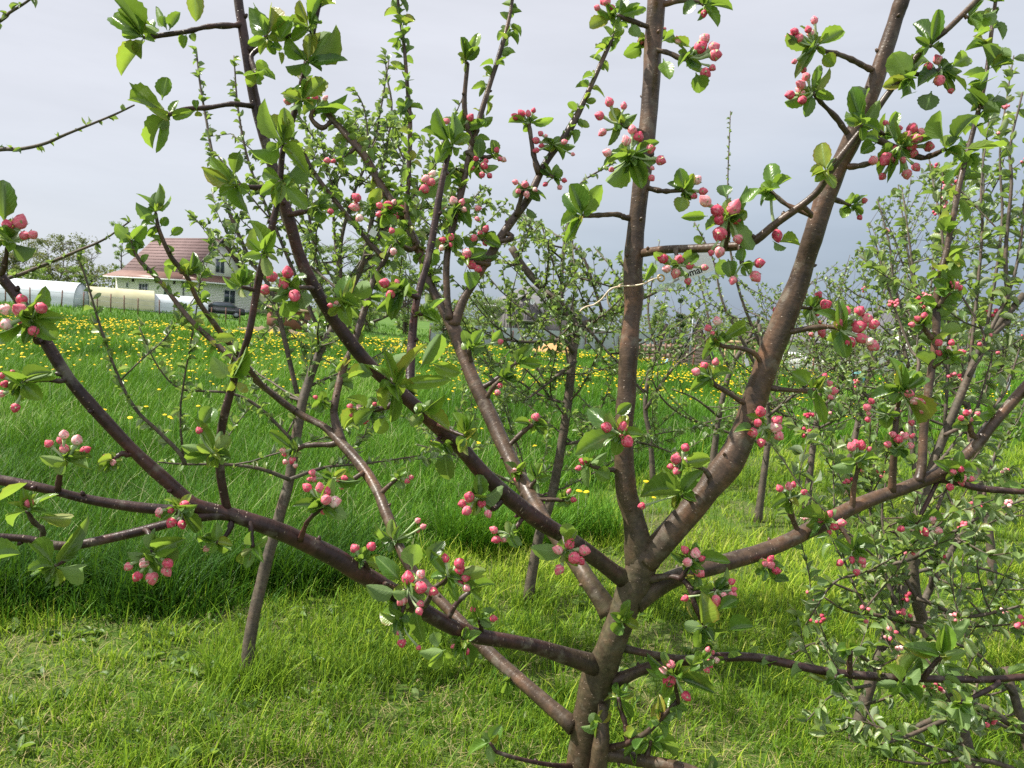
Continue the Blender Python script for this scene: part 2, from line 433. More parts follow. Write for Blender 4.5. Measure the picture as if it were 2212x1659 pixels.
# pink bud
def bud_mat():
    m, nt, out = new_mat('bud_petal')
    oi = nd(nt, 'ShaderNodeObjectInfo'); tco = nd(nt, 'ShaderNodeTexCoord')
    at_ = nd(nt, 'ShaderNodeAttribute', attribute_name='tint')
    rn = mth(nt, 'MULTIPLY_ADD', at_.outputs['Fac'], 0.6, mth(nt, 'MULTIPLY', mth(nt, 'POWER', oi.outputs['Random'], 1.3), 0.72))
    col = ramp(nt, rn, [(0.0, (0.42, 0.02, 0.065)), (0.35, (0.58, 0.06, 0.115)), (0.7, (0.70, 0.16, 0.21)), (0.93, (0.78, 0.38, 0.38)), (1.0, (0.84, 0.58, 0.54))])
    no = nd(nt, 'ShaderNodeTexNoise', {'Vector': tco.outputs['Object'], 'Scale': 2.2, 'Detail': 4.0})
    col = mixc(nt, ramp(nt, no.outputs['Fac'], [(0.5, (0, 0, 0)), (0.75, (0.6, 0.6, 0.6))]), col, (0.8, 0.42, 0.42))
    b = nd(nt, 'ShaderNodeBsdfPrincipled', {'Base Color': col, 'Roughness': 0.55, 'Specular IOR Level': 0.3, 'Subsurface Weight': 0.15, 'Subsurface Scale': 0.004})
    b.inputs['Subsurface Radius'].default_value = (1.0, 0.4, 0.4)
    nt.links.new(b.outputs[0], out.inputs[0]); return m
M['bud'] = bud_mat()
M['lawn'] = grass_mat('mown_grass', [(0.0, (0.05, 0.12, 0.012)), (0.4, (0.20, 0.325, 0.022)), (0.72, (0.43, 0.51, 0.055)), (0.8, (0.36, 0.33, 0.12)), (1.0, (0.48, 0.38, 0.22))], trans=0.4, tb=(0.42, 0.62, 0.05))
M['meadow'] = grass_mat('tall_grass', [(0.0, (0.02, 0.065, 0.006)), (0.5, (0.055, 0.16, 0.010)), (0.9, (0.16, 0.31, 0.022)), (1.0, (0.40, 0.39, 0.22))], trans=0.22, tb=(0.24, 0.48, 0.03))
M['yellow'] = simple_mat('dandelion_petal', (0.86, 0.66, 0.012), (0.80, 0.54, 0.008), 60, 0.7)
M['white_pet'] = simple_mat('white_plastic', (0.75, 0.75, 0.74), (0.68, 0.68, 0.67), 5, 0.4)
# ------------------------------------------------------------------ the budding apple tree in front
# limbs: image column, image row (2212-wide frame), depth in metres, radius in the same image units
LIMB = {
'T': [(1258,1659,1.62,42),(1286,1489,1.60,38),(1319,1396,1.58,36),(1353,1306,1.58,36),(1376,1245,1.58,37),(1394,1188,1.58,33)],
'N': [(1303,1520,1.57,10),(1300,1590,1.555,19),(1292,1660,1.56,23),(1284,1760,1.58,26)],
'A': [(1382,1225,1.58,30),(1374,1150,1.58,25),(1366,1106,1.58,24),(1353,1060,1.58,23),(1347,954,1.58,21),(1353,853,1.59,21),(1359,754,1.59,20),(1368,654,1.60,20),(1368,570,1.60,20.5),(1373,500,1.60,20),(1389,367,1.60,18.5),(1403,233,1.61,19),(1411,100,1.62,19.5),(1418,0,1.62,20),(1424,-90,1.63,19)],
'B': [(1392,1215,1.575,33),(1432,1170,1.57,32),(1500,1092,1.565,34),(1568,1008,1.56,34),(1606,937,1.56,32),(1648,810,1.55,31),(1693,690,1.54,31),(1732,590,1.53,27),(1759,500,1.51,25),(1793,400,1.50,24),(1832,317,1.48,23),(1876,217,1.46,21),(1905,133,1.45,20),(1932,50,1.44,18.5),(1949,0,1.43,18),(1978,-80,1.42,17)],
'C': [(1295,1440,1.59,24),(1150,1395,1.5,21),(1010,1368,1.42,22),(920,1322,1.38,22),(800,1250,1.31,24),(700,1192,1.26,24),(600,1146,1.22,23),(500,1112,1.19,21),(425,1092,1.17,19),(390,1065,1.165,18.5),(300,985,1.14,18),(220,900,1.12,17),(150,820,1.10,16),(100,740,1.09,15),(40,645,1.08,15),(-5,590,1.07,14),(-70,500,1.05,13)],
'C2': [(480,1106,1.185,12),(440,1103,1.175,13.5),(340,1100,1.165,12.5),(200,1081,1.15,12),(100,1056,1.13,11),(0,1037,1.12,11),(-90,1020,1.10,10)],
'C3': [(500,1116,1.187,11),(455,1113,1.175,12.5),(370,1130,1.155,11.5),(250,1160,1.13,11),(140,1180,1.11,10.5),(60,1165,1.10,10),(0,1160,1.09,9.5),(-80,1155,1.07,9)],
'D': [(1352,1255,1.58,21),(1240,1172,1.50,23),(1150,1115,1.44,23),(1060,1040,1.39,23),(990,962,1.36,22),(915,893,1.34,20),(850,835,1.325,19.5),(800,790,1.31,19),(740,718,1.29,19),(690,640,1.27,18),(650,560,1.25,17),(620,460,1.23,16),(592,370,1.22,15.5),(570,295,1.21,15),(550,215,1.21,14.5),(535,130,1.20,14),(522,50,1.20,13.5),(515,0,1.20,13),(506,-90,1.19,12)],
'E': [(491,1105,1.19,11),(475,1010,1.17,11),(478,930,1.16,10.5),(503,830,1.15,10),(522,770,1.145,9),(540,710,1.14,9),(560,600,1.135,9),(585,500,1.13,8.5),(603,415,1.125,8),(612,320,1.12,8),(640,230,1.115,7.5),(662,135,1.11,7),(690,0,1.10,7),(712,-80,1.1,6)],
'F': [(1318,1325,1.60,24),(1279,1266,1.62,22),(1249,1221,1.66,22),(1180,1130,1.76,21),(1150,1080,1.84,20),(1110,1008,1.93,20),(1060,900,2.02,19.5),(1018,810,2.08,19),(985,720,2.14,18),(958,668,2.17,14),(930,615,2.19,12),(905,540,2.22,11),(870,470,2.25,11),(822,400,2.28,11),(790,340,2.3,11),(740,282,2.32,9),(700,235,2.33,8),(660,180,2.34,6)],
'F1': [(980,705,2.14,13),(1000,650,2.15,11),(1042,580,2.16,11),(1090,500,2.17,11),(1140,430,2.18,10.5),(1180,350,2.19,9.5),(1230,280,2.2,9),(1270,200,2.21,7),(1310,110,2.22,6),(1338,45,2.23,5),(1362,-40,2.24,4)],
'F2': [(972,690,2.14,10),(966,640,2.15,9),(965,560,2.16,9),(980,480,2.17,9),(1000,400,2.18,9),(1018,320,2.19,8),(1048,215,2.2,7),(1078,120,2.21,6),(1100,40,2.22,5),(1112,-40,2.23,4)],
'F3': [(905,545,2.22,7),(880,470,2.2,6.5),(880,430,2.2,6),(883,377,2.2,6),(886,267,2.21,5.5),(881,200,2.22,5),(873,100,2.22,4),(863,33,2.23,3.5),(856,-40,2.23,3)],
'G': [(885,850,1.36,11),(888,757,1.40,11),(900,650,1.42,10.5),(925,560,1.44,9.5),(940,480,1.45,9),(955,390,1.46,8),(976,308,1.47,6.5)],
'G2': [(1022,318,2.19,6),(1009,270,2.17,6),(1003,220,2.16,6),(1010,137,2.15,5)],
'H': [(1240,1570,1.60,20),(1150,1492,1.66,19),(1060,1412,1.73,18),(965,1312,1.82,16),(900,1245,1.88,14),(862,1180,1.94,13),(835,1110,2.0,15),(810,1050,2.06,15),(775,1000,2.12,15),(735,955,2.17,14),(700,922,2.2,10),(640,890,2.22,8.5),(580,845,2.18,8),(540,800,2.12,7.5),(483,726,2.04,7.5),(430,653,1.98,7),(403,596,1.95,6.5),(370,556,1.92,6),(345,500,1.9,5),(336,460,1.89,4)],
'H1': [(738,958,2.17,12),(722,900,2.2,11),(724,870,2.21,10.5),(740,800,2.25,10),(765,740,2.28,9.5),(790,660,2.32,8.5),(806,605,2.35,8),(832,560,2.37,7),(850,525,2.38,5)],
'H4': [(832,560,2.37,6.5),(790,515,2.38,6),(735,447,2.39,5.5),(680,375,2.4,5),(655,325,2.4,4)],
'H3': [(640,890,2.22,7),(553,822,2.25,7.5),(493,766,2.26,7),(413,693,2.28,6),(350,613,2.3,5.5),(300,560,2.3,4.5),(284,520,2.3,3)],
'I': [(1370,1300,1.58,24),(1450,1252,1.6,22),(1550,1220,1.62,23),(1650,1190,1.65,21),(1740,1150,1.67,21),(1850,1092,1.7,19),(1950,1055,1.72,17.5),(2040,1018,1.73,17),(2100,970,1.74,15),(2150,910,1.74,14),(2212,840,1.75,13),(2300,750,1.76,11)],
'I2': [(2030,1030,1.73,12),(2070,1042,1.72,9),(2120,1055,1.71,8.5),(2212,1062,1.7,8),(2310,1062,1.68,7)],
'I3': [(1984,1042,1.72,12),(1992,1000,1.73,11),(1996,920,1.74,10),(2009,820,1.75,9.5),(2022,720,1.76,9.5),(2026,620,1.77,8.5),(2045,540,1.78,7.5),(2072,400,1.79,7),(2089,333,1.8,6),(2119,217,1.8,5.5),(2132,150,1.81,5),(2142,67,1.81,4.5),(2155,-30,1.82,4)],
'I4': [(1926,1062,1.71,8),(1930,1000,1.70,8),(1934,930,1.69,7),(1939,880,1.69,6)],
'J': [(1345,1400,1.58,11),(1400,1412,1.57,9),(1470,1424,1.56,9),(1560,1420,1.54,11),(1640,1421,1.52,10.5),(1760,1446,1.5,10.5),(1880,1461,1.49,9.5),(2000,1466,1.48,9),(2120,1468,1.48,8.5),(2212,1462,1.48,8),(2310,1455,1.47,7)],
'J2': [(1325,1475,1.59,18),(1372,1452,1.58,14),(1420,1437,1.57,13),(1490,1427,1.56,11),(1560,1421,1.54,10.5)],
'K': [(1285,1625,1.58,20),(1330,1630,1.57,16),(1372,1640,1.56,15),(1466,1659,1.53,15),(1560,1692,1.5,14)],
'K2': [(1306,1618,1.57,9),(1353,1606,1.53,7.5),(1396,1583,1.51,7),(1426,1553,1.5,6.5),(1462,1516,1.49,5.5)],
'M': [(1235,1657,1.6,8),(1173,1650,1.56,5.5),(1106,1635,1.53,5),(1072,1624,1.52,4.5)],
'L': [(1378,549,1.60,9.5),(1398,545,1.578,10.5),(1440,539,1.535,10.5),(1540,535,1.45,10.5),(1620,525,1.39,10),(1680,480,1.36,9.5),(1760,420,1.33,9),(1800,360,1.31,9),(1870,270,1.29,8.5),(1920,200,1.28,8),(1990,110,1.27,7),(2050,60,1.26,7),(2140,-30,1.25,6)],
'I5': [(1400,1252,1.57,9),(1450,1245,1.55,8),(1485,1262,1.53,7.5),(1502,1310,1.52,7),(1520,1350,1.52,6),(1535,1378,1.52,5)],
}
def T2(i, j, x, y): return (553 * i + x / 3.0, 553 * j + y / 3.0)
SLIM = {'T': .88, 'N': .9, 'A': .97, 'B': .86, 'C': .79, 'C2': .9, 'C3': .9, 'D': .76, 'E': .86, 'F': .82, 'F1': .85, 'F2': .85, 'F3': .9, 'G': .86, 'H': .8, 'H1': .82, 'I': .82}
LIMB = {k: [(a, b, d, r * SLIM.get(k, .9)) for a, b, d, r in v] for k, v in LIMB.items()}
LP = {k: smooth_path(v, 8) for k, v in LIMB.items()}        # dense: fx, fy, d, r

def pars(s):
    return [tuple(float(q) for q in a.split(',')) for a in s.replace('\n', ' ').split(';') if a.strip()]

# flower and leaf clusters: limb, tile, base of the cluster, buds (x, y, r), leaves (tip x, tip y, width [, base x, base y]), spur, depth offset
CL = []
def cl(key, i, j, base, buds='', leaves='', spur='', dd=-0.03, y=0.0):
    CL.append((key, i, j, base, pars(buds), pars(leaves), pars(spur), dd, y))
# --- top left
cl('D',0,0,(930,245),'','680,70,100;745,-20,120;760,50,120;890,85,90;885,160,90,1020,225;895,90,80,1020,190;775,490,115,940,265;1000,5,55,1080,190;1170,75,80,1095,200;1060,100,50,1085,200;1180,310,60,1210,220;1262,262,50,1235,215;1270,130,110,1262,-60','1520,165;1350,172;1210,205;1000,235',-.05,.25)
cl('D',0,0,(1090,745),'','800,600,115;850,555,75;1085,495,105,1050,650;1152,632,60;910,925,110;1000,992,75;1135,778,65,1275,715;1270,645,45,1275,715;1295,770,50,1275,712','1615,685;1500,675;1330,700;1200,705',-.05,.3)
cl('D',0,0,(1535,1205),'','1255,1100,125;1320,1010,115;1500,1115,110,1560,970;1420,1262,70;1600,1372,110;1480,1100,50;1620,1240,80','1700,1215;1540,1205',-.05,.3)
cl('E',1,0,(70,240),'','-30,70,150;275,130,140;150,235,110,250,120;-60,0,110;110,30,120;20,330,60;170,410,40,150,330;90,300,50,170,320','300,190;200,240;70,240',-.03,.5)
cl('E',1,0,(345,180),'','265,-10,75;355,-30,75;250,60,80;190,130,80;440,-40,50','',-.02,.4)
cl('E',1,0,(335,405),'','570,365,95;575,200,100;495,240,115;365,195,95;180,232,110;240,330,60;100,290,50,180,320','',-.02,.2)
cl('D',1,0,(0,470),'','45,385,90,20,470;130,515,80;-60,560,70','60,290;-30,360;0,470',-.03,.1)
cl('E',1,0,(175,935),'','190,690,110;-30,1010,80;85,740,70;240,760,60;330,1090,95;310,960,90;20,650,60','',-.02,.45)
cl('E',1,0,(300,650),'205,655,30','465,500,125;175,590,100;330,510,60;260,690,60','',-.02,.15)
cl('E',1,0,(172,1170),'','40,1110,105;330,1360,105,185,1195;20,1265,85;115,1335,65;240,1150,80;320,1020,90','',-.02,.25)
cl('E',1,0,(45,1640),'','125,1490,85;-35,1480,70;-15,1410,60;130,1640,60','',-.02,.4)
cl('E',0,1,(1500,790),'','1605,590,80;1365,665,105;1385,525,60,1540,535;1620,740,45;1545,880,90,1600,830;1640,590,40;1500,560,95,1530,640','',-.02,.45)
cl('E',0,1,(1390,1280),'1290,1130,24','1385,965,120,1300,1110;1165,1230,85;1165,1330,80;1500,1310,70;1265,1225,60;1490,1175,85;1270,1040,60;1440,1130,50','',-.02,.35)
cl('E',0,1,(1560,200),'','1640,90,120;1470,150,60;1590,40,50','',-.02,.4)
cl('H',0,0,(1010,1370),'','1060,1185,85;920,1225,60;875,1320,85;1135,1295,85;1085,1405,60,1040,1470;1190,1480,60,1100,1530;905,1440,60,985,1450;1000,1250,60','',0,.1)
cl('H3',0,0,(850,1560),'','740,1470,80;950,1450,90;870,1655,80;800,1500,60;930,1600,60','',0,.1)
cl('H',0,1,(1230,110),'','1180,20,90;1310,30,100;1270,-40,60','',0,.05)
# --- left edge
cl('C',0,0,(55,1570),'130,1435,46;215,1520,32;45,1450,38;160,1525,32;90,1490,26','10,1150,180,30,1450;240,1625,90;-40,1500,90;-20,1590,60;130,1480,40','20,1760;40,1660',-.04)
cl('C',0,1,(205,405),'140,280,38;30,345,38;125,348,50;270,335,38;40,445,42;220,490,40;135,432,20','310,200,95;395,390,95;375,545,135;150,510,65;180,300,50;-30,520,70','240,560;215,470',-.06)
cl('C',0,1,(140,820),'10,775,26;30,830,26;100,985,30;5,895,26;80,750,16','300,720,80;350,770,70;120,940,95;270,930,115;75,900,60;80,720,45;190,880,40','400,810;290,800;200,810',-.04)
cl('C',0,1,(735,1320),'690,1305,23;732,1342,22','800,1330,40;760,1390,40;720,1270,30','830,1290;790,1280',-.02)
cl('C2',0,1,(430,1330),'415,1155,32;385,1195,20;315,1215,32;415,1245,30;500,1190,36;555,1258,34','260,1310,75;380,1420,100;660,1355,95;445,1280,50;600,1300,50','375,1520;385,1430;400,1390',-.03)
cl('C2',0,1,(1165,1630),'1200,1612,33;1030,1655,26;1105,1648,27;1030,1675,24;1110,1730,38;1180,1742,32','1228,1552,65;1290,1680,75;1285,1800,90;1100,1590,40','',-.05)
cl('C3',0,1,(175,1650),'185,1595,32','220,1495,95,-40,1600;335,1520,85;0,1700,60;500,1710,95,230,1690;420,1680,60','280,1780;215,1720',-.04,.3)
cl('C3',0,2,(355,350),'','560,105,115;195,190,125;205,390,145;595,400,135;300,462,65;130,260,150,-60,320','455,230;440,300',-.05,.1)
cl('C3',0,2,(985,265),'935,330,40;830,355,32;890,420,32;985,430,46;1090,335,38;1080,385,32','1205,170,130;990,110,60;960,240,85,985,130;1040,400,65;1190,240,60','960,130;985,200',-.04)
cl('C',0,2,(1400,195),'1335,240,24','1410,85,75;1500,200,60;1300,170,40','1490,110;1430,190',-.02)
cl('C',0,2,(1640,230),'','1540,330,80;1600,120,70;1740,180,50','1620,60;1630,150',-.02,.3)
# --- lower middle
cl('C',1,1,(430,1625),'330,1500,32;415,1500,32;455,1525,34;455,1578,36;510,1592,44;440,1655,26','330,1600,110;500,1460,90;240,1600,80;590,1690,95;340,1640,85;540,1650,60','285,1840;320,1750;350,1700',-.05)
cl('H',1,1,(500,1440),'365,1405,25;375,1445,25;345,1448,18;535,1455,20;575,1440,21;555,1500,19','640,1440,70;420,1400,50;590,1380,50;660,1480,70','700,1400;600,1460',-.05)
cl('C',1,2,(700,315),'640,235,32;750,222,34;600,315,24','745,240,65;640,350,55;860,335,90;690,210,50','750,430;720,360',-.02)
cl('C',1,2,(985,500),'985,425,44;1070,490,46;1070,400,33;1150,515,35;945,575,38;1065,595,26;1060,645,27','710,495,115,920,520;1025,195,155,1010,375;1065,880,110,1030,600;790,290,115,940,450;960,630,110;1100,560,60','840,470;900,480',-.07)
cl('C',1,2,(1245,420),'1225,300,33;1320,330,38;1320,372,40;1360,425,32;1325,460,22;1365,495,31','1185,190,95,1125,330;1110,240,70;1540,370,95;1430,350,65;1310,585,70;1120,400,70;1450,480,50','1100,600;1160,490;1220,455',-.1)
cl('C',1,2,(1385,515),'','1460,470,50;1400,440,50;1540,440,50','1265,650;1310,580',0)
cl('C',1,2,(930,685),'920,782,21;945,850,31;1055,880,20','785,670,75;905,785,80;1000,700,60;1175,860,90,1150,770;880,560,80','960,600;940,650',-.03)
cl('C',1,2,(1440,690),'1405,630,23;1540,690,25','1560,620,65;1370,705,70;1530,735,60;1480,650,40','1460,750',-.02)
cl('C',1,2,(1335,830),'1362,905,26;1280,870,18','1455,770,75;1260,850,65;1400,1005,95;1370,740,55;1075,940,70,1230,890;1130,1010,85,1230,890;1260,960,60,1240,890','1400,800',-.03)
cl('H',1,2,(890,190),'1050,55,21;1085,95,23;1050,120,16','880,40,65;750,150,60;1020,155,65;860,240,65;930,90,50;720,70,70','',-.02)
cl('M',1,2,(1515,1490),'','1590,1380,90;1330,1555,95;1460,1420,55;1535,1625,70;1480,1500,50','1560,1560',0,.1)
cl('H',1,2,(1640,1085),'','1600,1060,50;1605,1180,60;1680,1120,40','',-.01)
cl('D',2,2,(350,255),'375,205,34;295,245,31;405,300,46;445,318,32;470,250,36;305,375,33','130,260,100;355,60,105,365,190;425,110,70;350,330,45;300,170,60','330,120;340,200',-.06)
cl('T',2,2,(715,710),'','780,565,90;830,745,65;650,790,100;635,655,65','',-.045,.15)
cl('I5',2,2,(1170,330),'1120,245,29;1190,265,38;1135,325,30;1230,300,24;1215,390,38','1015,270,70;1110,400,70;1200,185,60;1410,265,60;1240,475,120','1090,440;1130,380',-.02)
cl('I5',2,2,(1320,510),'1425,450,26;1425,530,34;1375,540,22;1325,575,36;1120,560,22;1440,500,20','1410,370,50;1210,480,80;1450,620,80;1380,420,60','1200,520;1290,500',-.01)
cl('I5',2,2,(1240,745),'','1250,530,130;1390,825,110,1280,760;1200,885,115;1110,720,80;1570,735,110,1385,770;1350,660,60;1470,560,90,1330,640','',-.03,.05)
cl('J',2,2,(1230,960),'1270,890,18;1300,910,18;1270,970,23;1325,960,25;1265,1025,21;1290,1000,15','1120,950,75;1190,900,60;1280,880,40','',-.03)
cl('K2',2,2,(1055,1070),'1030,985,33;975,1030,34;1015,1095,44;1200,1095,42;1130,1195,34','870,930,75;975,900,55;860,1030,65;1330,1150,85;1130,960,75;980,1210,70;1240,1120,60','1080,1230;1060,1140',-.03)
cl('T',2,2,(555,1360),'','500,1310,75;640,1290,85;560,1475,85;450,1410,65;610,1420,50','',-.05,.1)
cl('K2',2,2,(690,1200),'','800,1180,60;740,1290,60;660,1150,45;780,1340,70;650,1260,50','745,1500;735,1380;700,1270',.02,.1)
cl('K2',2,2,(960,1340),'','1030,1370,50;910,1290,60;1060,1270,60;960,1180,60','',0,.1)
cl('K',2,2,(900,1480),'','1000,1560,60;800,1590,60;1090,1560,70;860,1430,50;700,1560,70','860,1600;890,1540',0,.1)
# --- lower right (I, J limbs)
cl('I',3,2,(360,55),'335,48,26;400,12,26;430,95,28;480,70,28;400,130,15;315,-10,24','190,20,95;215,165,95;300,130,60;440,-30,50','',-.04)
cl('I',3,2,(555,250),'465,330,26;545,312,20;610,315,26;620,350,18;575,390,26','440,190,75;600,140,90;705,220,95;500,255,80;640,230,80','450,80;520,170',-.03)
cl('I',3,2,(-10,360),'20,305,26;25,345,30;55,380,28;-20,330,24','140,460,110,20,430;-60,300,60;40,440,60;100,320,50','-60,290;-30,320',-.03)
cl('I2',3,2,(960,80),'1065,50,32;1015,130,30;1105,120,30;860,110,26','1170,30,90;900,90,60;1050,200,70;980,0,60','',-.02)
cl('J',3,2,(540,900),'','440,900,70;630,890,70;530,800,50;480,960,50','530,1030;530,960',-.02,.1)
cl('J',3,2,(1130,930),'','1160,720,100;1320,690,60,1200,860;940,850,100;1290,900,80;1130,760,70;820,850,40','1010,1070;1080,980',-.02,.1)
cl('J',3,2,(1230,1240),'','1320,1170,85;1180,1340,90;1330,1280,70;1180,1110,50;1290,1410,90','1480,1120;1350,1190',-.04,.1)
cl('J',3,2,(440,1080),'','390,1020,60;490,1100,60;460,1180,60','',-.02)
cl('J',3,2,(870,1110),'','760,990,95;1010,1030,110;1010,1230,90;930,1180,80;700,1120,60','',-.03)
# --- top middle (F group)
cl('F',1,0,(370,705),'330,625,20;385,630,22;450,635,18','610,660,95;600,640,60;300,740,70;520,720,50','430,830;360,770',-.02)
cl('F',1,0,(560,1020),'460,1040,23;500,1045,17','660,1070,95;590,950,50;520,960,50','',-.03)
cl('F',1,0,(735,1335),'650,1280,34;640,1340,36;670,1415,27','810,1215,90;760,1260,60;700,1400,40;800,1290,80','',-.04)
cl('F',1,0,(870,1360),'855,1330,34;800,1330,27;800,1390,27;895,1310,22;945,1345,20;910,1400,26','800,1480,80;980,1380,60;880,1470,70;960,1300,50','',-.05)
cl('G',1,0,(1265,940),'','1325,710,120;1145,700,90;1070,800,95;1165,1060,95;1395,870,80;1220,1040,60;1290,750,60;1360,900,60;1260,780,50','',-.01,.3)
cl('G2',1,0,(1355,400),'','1385,235,95;1330,230,60;1450,300,70;1430,225,60','',-.01,.35)
cl('F2',1,0,(1290,1090),'1145,1125,27;1100,1160,31;1135,1182,28;1090,1225,32','1170,1100,50;1050,1290,80;1200,1070,50','',-.02)
cl('F2',1,0,(1440,1050),'1425,1030,20;1480,1075,30;1405,1090,22;1465,1135,24;1515,1140,22;1490,1045,20','1440,1160,70;1550,1120,60;1380,1120,60;1440,900,80','1370,990;1400,1000',-.02)
cl('F2',1,0,(1540,1010),'1560,970,20;1605,1035,21;1580,1030,18','1530,900,70;1480,960,50','1380,985;1480,1020',0)
cl('F2',1,0,(1310,1350),'1280,1300,32;1335,1310,24;1215,1340,17;1350,1360,20;1440,1350,20;1250,1410,22;1435,1420,17','1390,1370,80;1200,1350,90;1260,1450,60;1400,1440,60','',-.03)
cl('F2',1,0,(1300,830),'1235,785,22;1390,760,27','1500,790,70;1390,800,60;1200,870,70;1360,700,60','',-.02)
cl('F1',1,0,(1460,1550),'1490,1482,24;1455,1512,24;1410,1542,27;1520,1530,21;1485,1578,19','1590,1600,90;1550,1500,60;1330,1560,70','1659,1540;1550,1570',-.02)
cl('F2',1,0,(1245,1570),'1265,1535,23;1210,1555,21;1260,1588,17;1205,1608,25','1150,1540,70;1300,1620,60','',-.02)
cl('F1',1,1,(1350,20),'1370,-20,36;1400,60,34;1440,85,28;1370,0,24','1390,220,110,1370,90;1580,0,90;1500,-30,80;1300,40,60','1500,50;1420,40',-.03)
cl('F',1,0,(905,1560),'880,1495,22;890,1632,27','860,1530,140,1000,1560;960,1650,70;820,1620,60;800,1500,50','1000,1620;950,1590',-.1)
cl('D',1,0,(400,1350),'485,1370,23','430,1450,85;400,1290,50;440,1260,60','230,1390;380,1355',-.02)
cl('F1',2,0,(110,800),'20,755,24;60,735,25;105,735,22;140,715,19','290,780,65;-30,790,60;80,860,60;170,760,40','175,1130;140,1000;115,840',-.02)
cl('F1',2,0,(265,935),'185,865,21;155,910,27;155,975,21;190,945,19;340,920,19;395,1000,15;220,880,14','400,960,60;310,880,50;240,980,60;350,1030,40','',-.03)
cl('F1',2,0,(80,1210),'20,1180,23;85,1195,27;40,1240,19;95,1262,23;150,1230,20','180,1300,70;240,1270,60;-10,1290,50;20,1230,40','30,1400;50,1310',-.03)
cl('F1',2,0,(270,1150),'340,1170,18;310,1215,18;215,1195,17','220,1150,70;330,1100,60;180,1050,70;290,1060,60;160,1420,60,90,1340','200,1120',-.01)
# --- leader A
cl('A',2,0,(680,100),'550,50,24;610,10,32;650,48,20;590,10,24','500,200,95,640,120;860,50,55;800,45,65;815,240,75,770,150;540,90,45;720,-30,60;700,210,50','855,165;760,130',-.03)
cl('A',2,0,(1250,35),'1245,90,26','1100,65,95,1210,20;1345,160,85;1445,40,75;1330,-30,60;850,-10,90,1000,-10','1000,25;1100,0;1220,15',-.03)
cl('A',2,0,(1150,375),'1250,250,41;1225,305,43;1310,310,42;1320,355,48;1255,475,38;1300,440,25;1075,260,29','1070,212,85,970,270;1030,250,60,1160,310;1025,535,100,980,380;1225,605,125,1190,470;1150,455,75;1200,300,50','930,325;1020,345;1110,385',-.05)
cl('A',2,0,(850,290),'835,265,24;985,190,19','728,365,110,850,290;1050,220,80','',.03)
cl('A',2,0,(700,800),'630,660,33;725,685,25;565,750,35;585,860,28','812,740,65;640,715,85;640,930,65;770,790,50;720,720,60','810,850;740,820',-.03)
cl('A',2,0,(770,1010),'780,840,31;820,885,43;740,910,35;615,990,34;900,965,36;965,1040,35;905,1155,26;910,1090,17;645,1100,18','715,920,100,740,1080;590,1030,95;615,1215,135;845,1230,125;865,1040,85;960,905,75;930,1060,95;870,1170,60','',-.09)
cl('A',2,0,(1115,1230),'1200,1165,36;1240,1240,32;1180,1270,28','1085,1085,100;1012,1160,75;1085,1372,108,1110,1265;1180,1120,60;1165,1290,70;1180,1180,55','905,1225;1000,1240',-.03)
cl('A',2,0,(455,1400),'','380,1180,130;325,1230,110;575,1215,115;305,1440,115;390,1522,85;340,1580,60;470,1170,70','735,1410;680,1390;560,1395',-.02,.25)
cl('L',2,0,(1400,1410),'1250,1300,37;1325,1365,41;1440,1345,49;1340,1425,39;1455,1420,43;1345,1520,49;1465,1550,37;1345,1635,36;1290,1640,22','1090,1410,65,1270,1400;1530,1380,85;1250,1490,75;1560,1625,115;1410,1280,75;1605,1235,105,1480,1325;1365,1170,105,1390,1290;1460,1480,60;1180,1530,60,1230,1590;1530,1200,40','1380,1600;1400,1500',-.06)
cl('L',2,1,(1080,60),'975,15,35;1085,20,34;1155,65,27;1000,85,26;1060,115,36;1140,165,27;1250,75,24','1215,-30,100;1390,130,100,1340,10;900,-20,60;870,150,60,920,40','1060,-50;1070,20',-.04)
cl('L',2,1,(1490,50),'1580,135,37;1605,45,38;1430,160,27','1420,130,105,1400,20;1500,-60,80;1530,130,60','1480,-80;1485,0',-.04)
cl('A',2,1,(700,1150),'610,1110,36;720,1105,47;750,1205,42;590,1220,22;715,1175,22','460,975,115;410,1230,105;625,1000,90;775,955,80,670,1030;855,1150,85;670,1300,95;740,1020,80','',-.08,.1)
cl('A',2,1,(500,1350),'460,1330,24;430,1375,19','635,1450,115,530,1390;495,1505,75;620,1270,65;440,1290,40','655,1385;600,1385;545,1370',-.02)
cl('B',2,1,(1335,555),'1330,420,32;1270,465,24;1300,500,20;1325,530,17','1525,445,90;1230,665,55;1265,545,90,1330,590;1250,600,60','1630,720;1580,640;1490,600;1370,585',-.04)
cl('B',2,1,(1290,790),'1190,750,33;1245,710,32;1320,685,24','1425,735,65;1155,870,75;1260,800,60;1330,770,45','1500,950;1390,880;1310,830',-.04)
cl('B',2,1,(1090,1345),'1125,1240,31;1060,1315,35;1115,1325,29;1025,1365,23;1065,1395,27;1070,1290,20','1290,1310,105;1200,1270,60;1010,1400,60','1290,1440;1240,1380;1150,1350',-.04)
cl('B',2,1,(1095,1550),'840,1620,24','830,1545,160;970,1370,85;1230,1385,110;1170,1520,70;1050,1640,60','1160,1590',-.04,.15)
cl('B',2,1,(1640,1110),'1610,1005,37;1590,1080,30;1560,1145,33;1615,1210,33;1719,1065,35;1709,1110,42;1729,1165,35','1450,1115,85,1570,1130;1530,1020,65;1700,1180,60','',-.09)
cl('F',2,1,(135,1090),'155,1045,32;105,1070,14','10,1070,60;235,1090,60;240,1150,65;140,1160,50','0,1210;60,1150;110,1110',0)
cl('F',2,1,(25,1400),'15,1390,20;35,1450,23;55,1405,17;40,1485,18','-30,1330,60;90,1330,40','',-.03)
cl('F',2,1,(155,1450),'','190,1320,60;250,1430,50;100,1400,50;120,1340,40','60,1560;110,1500',-.01)
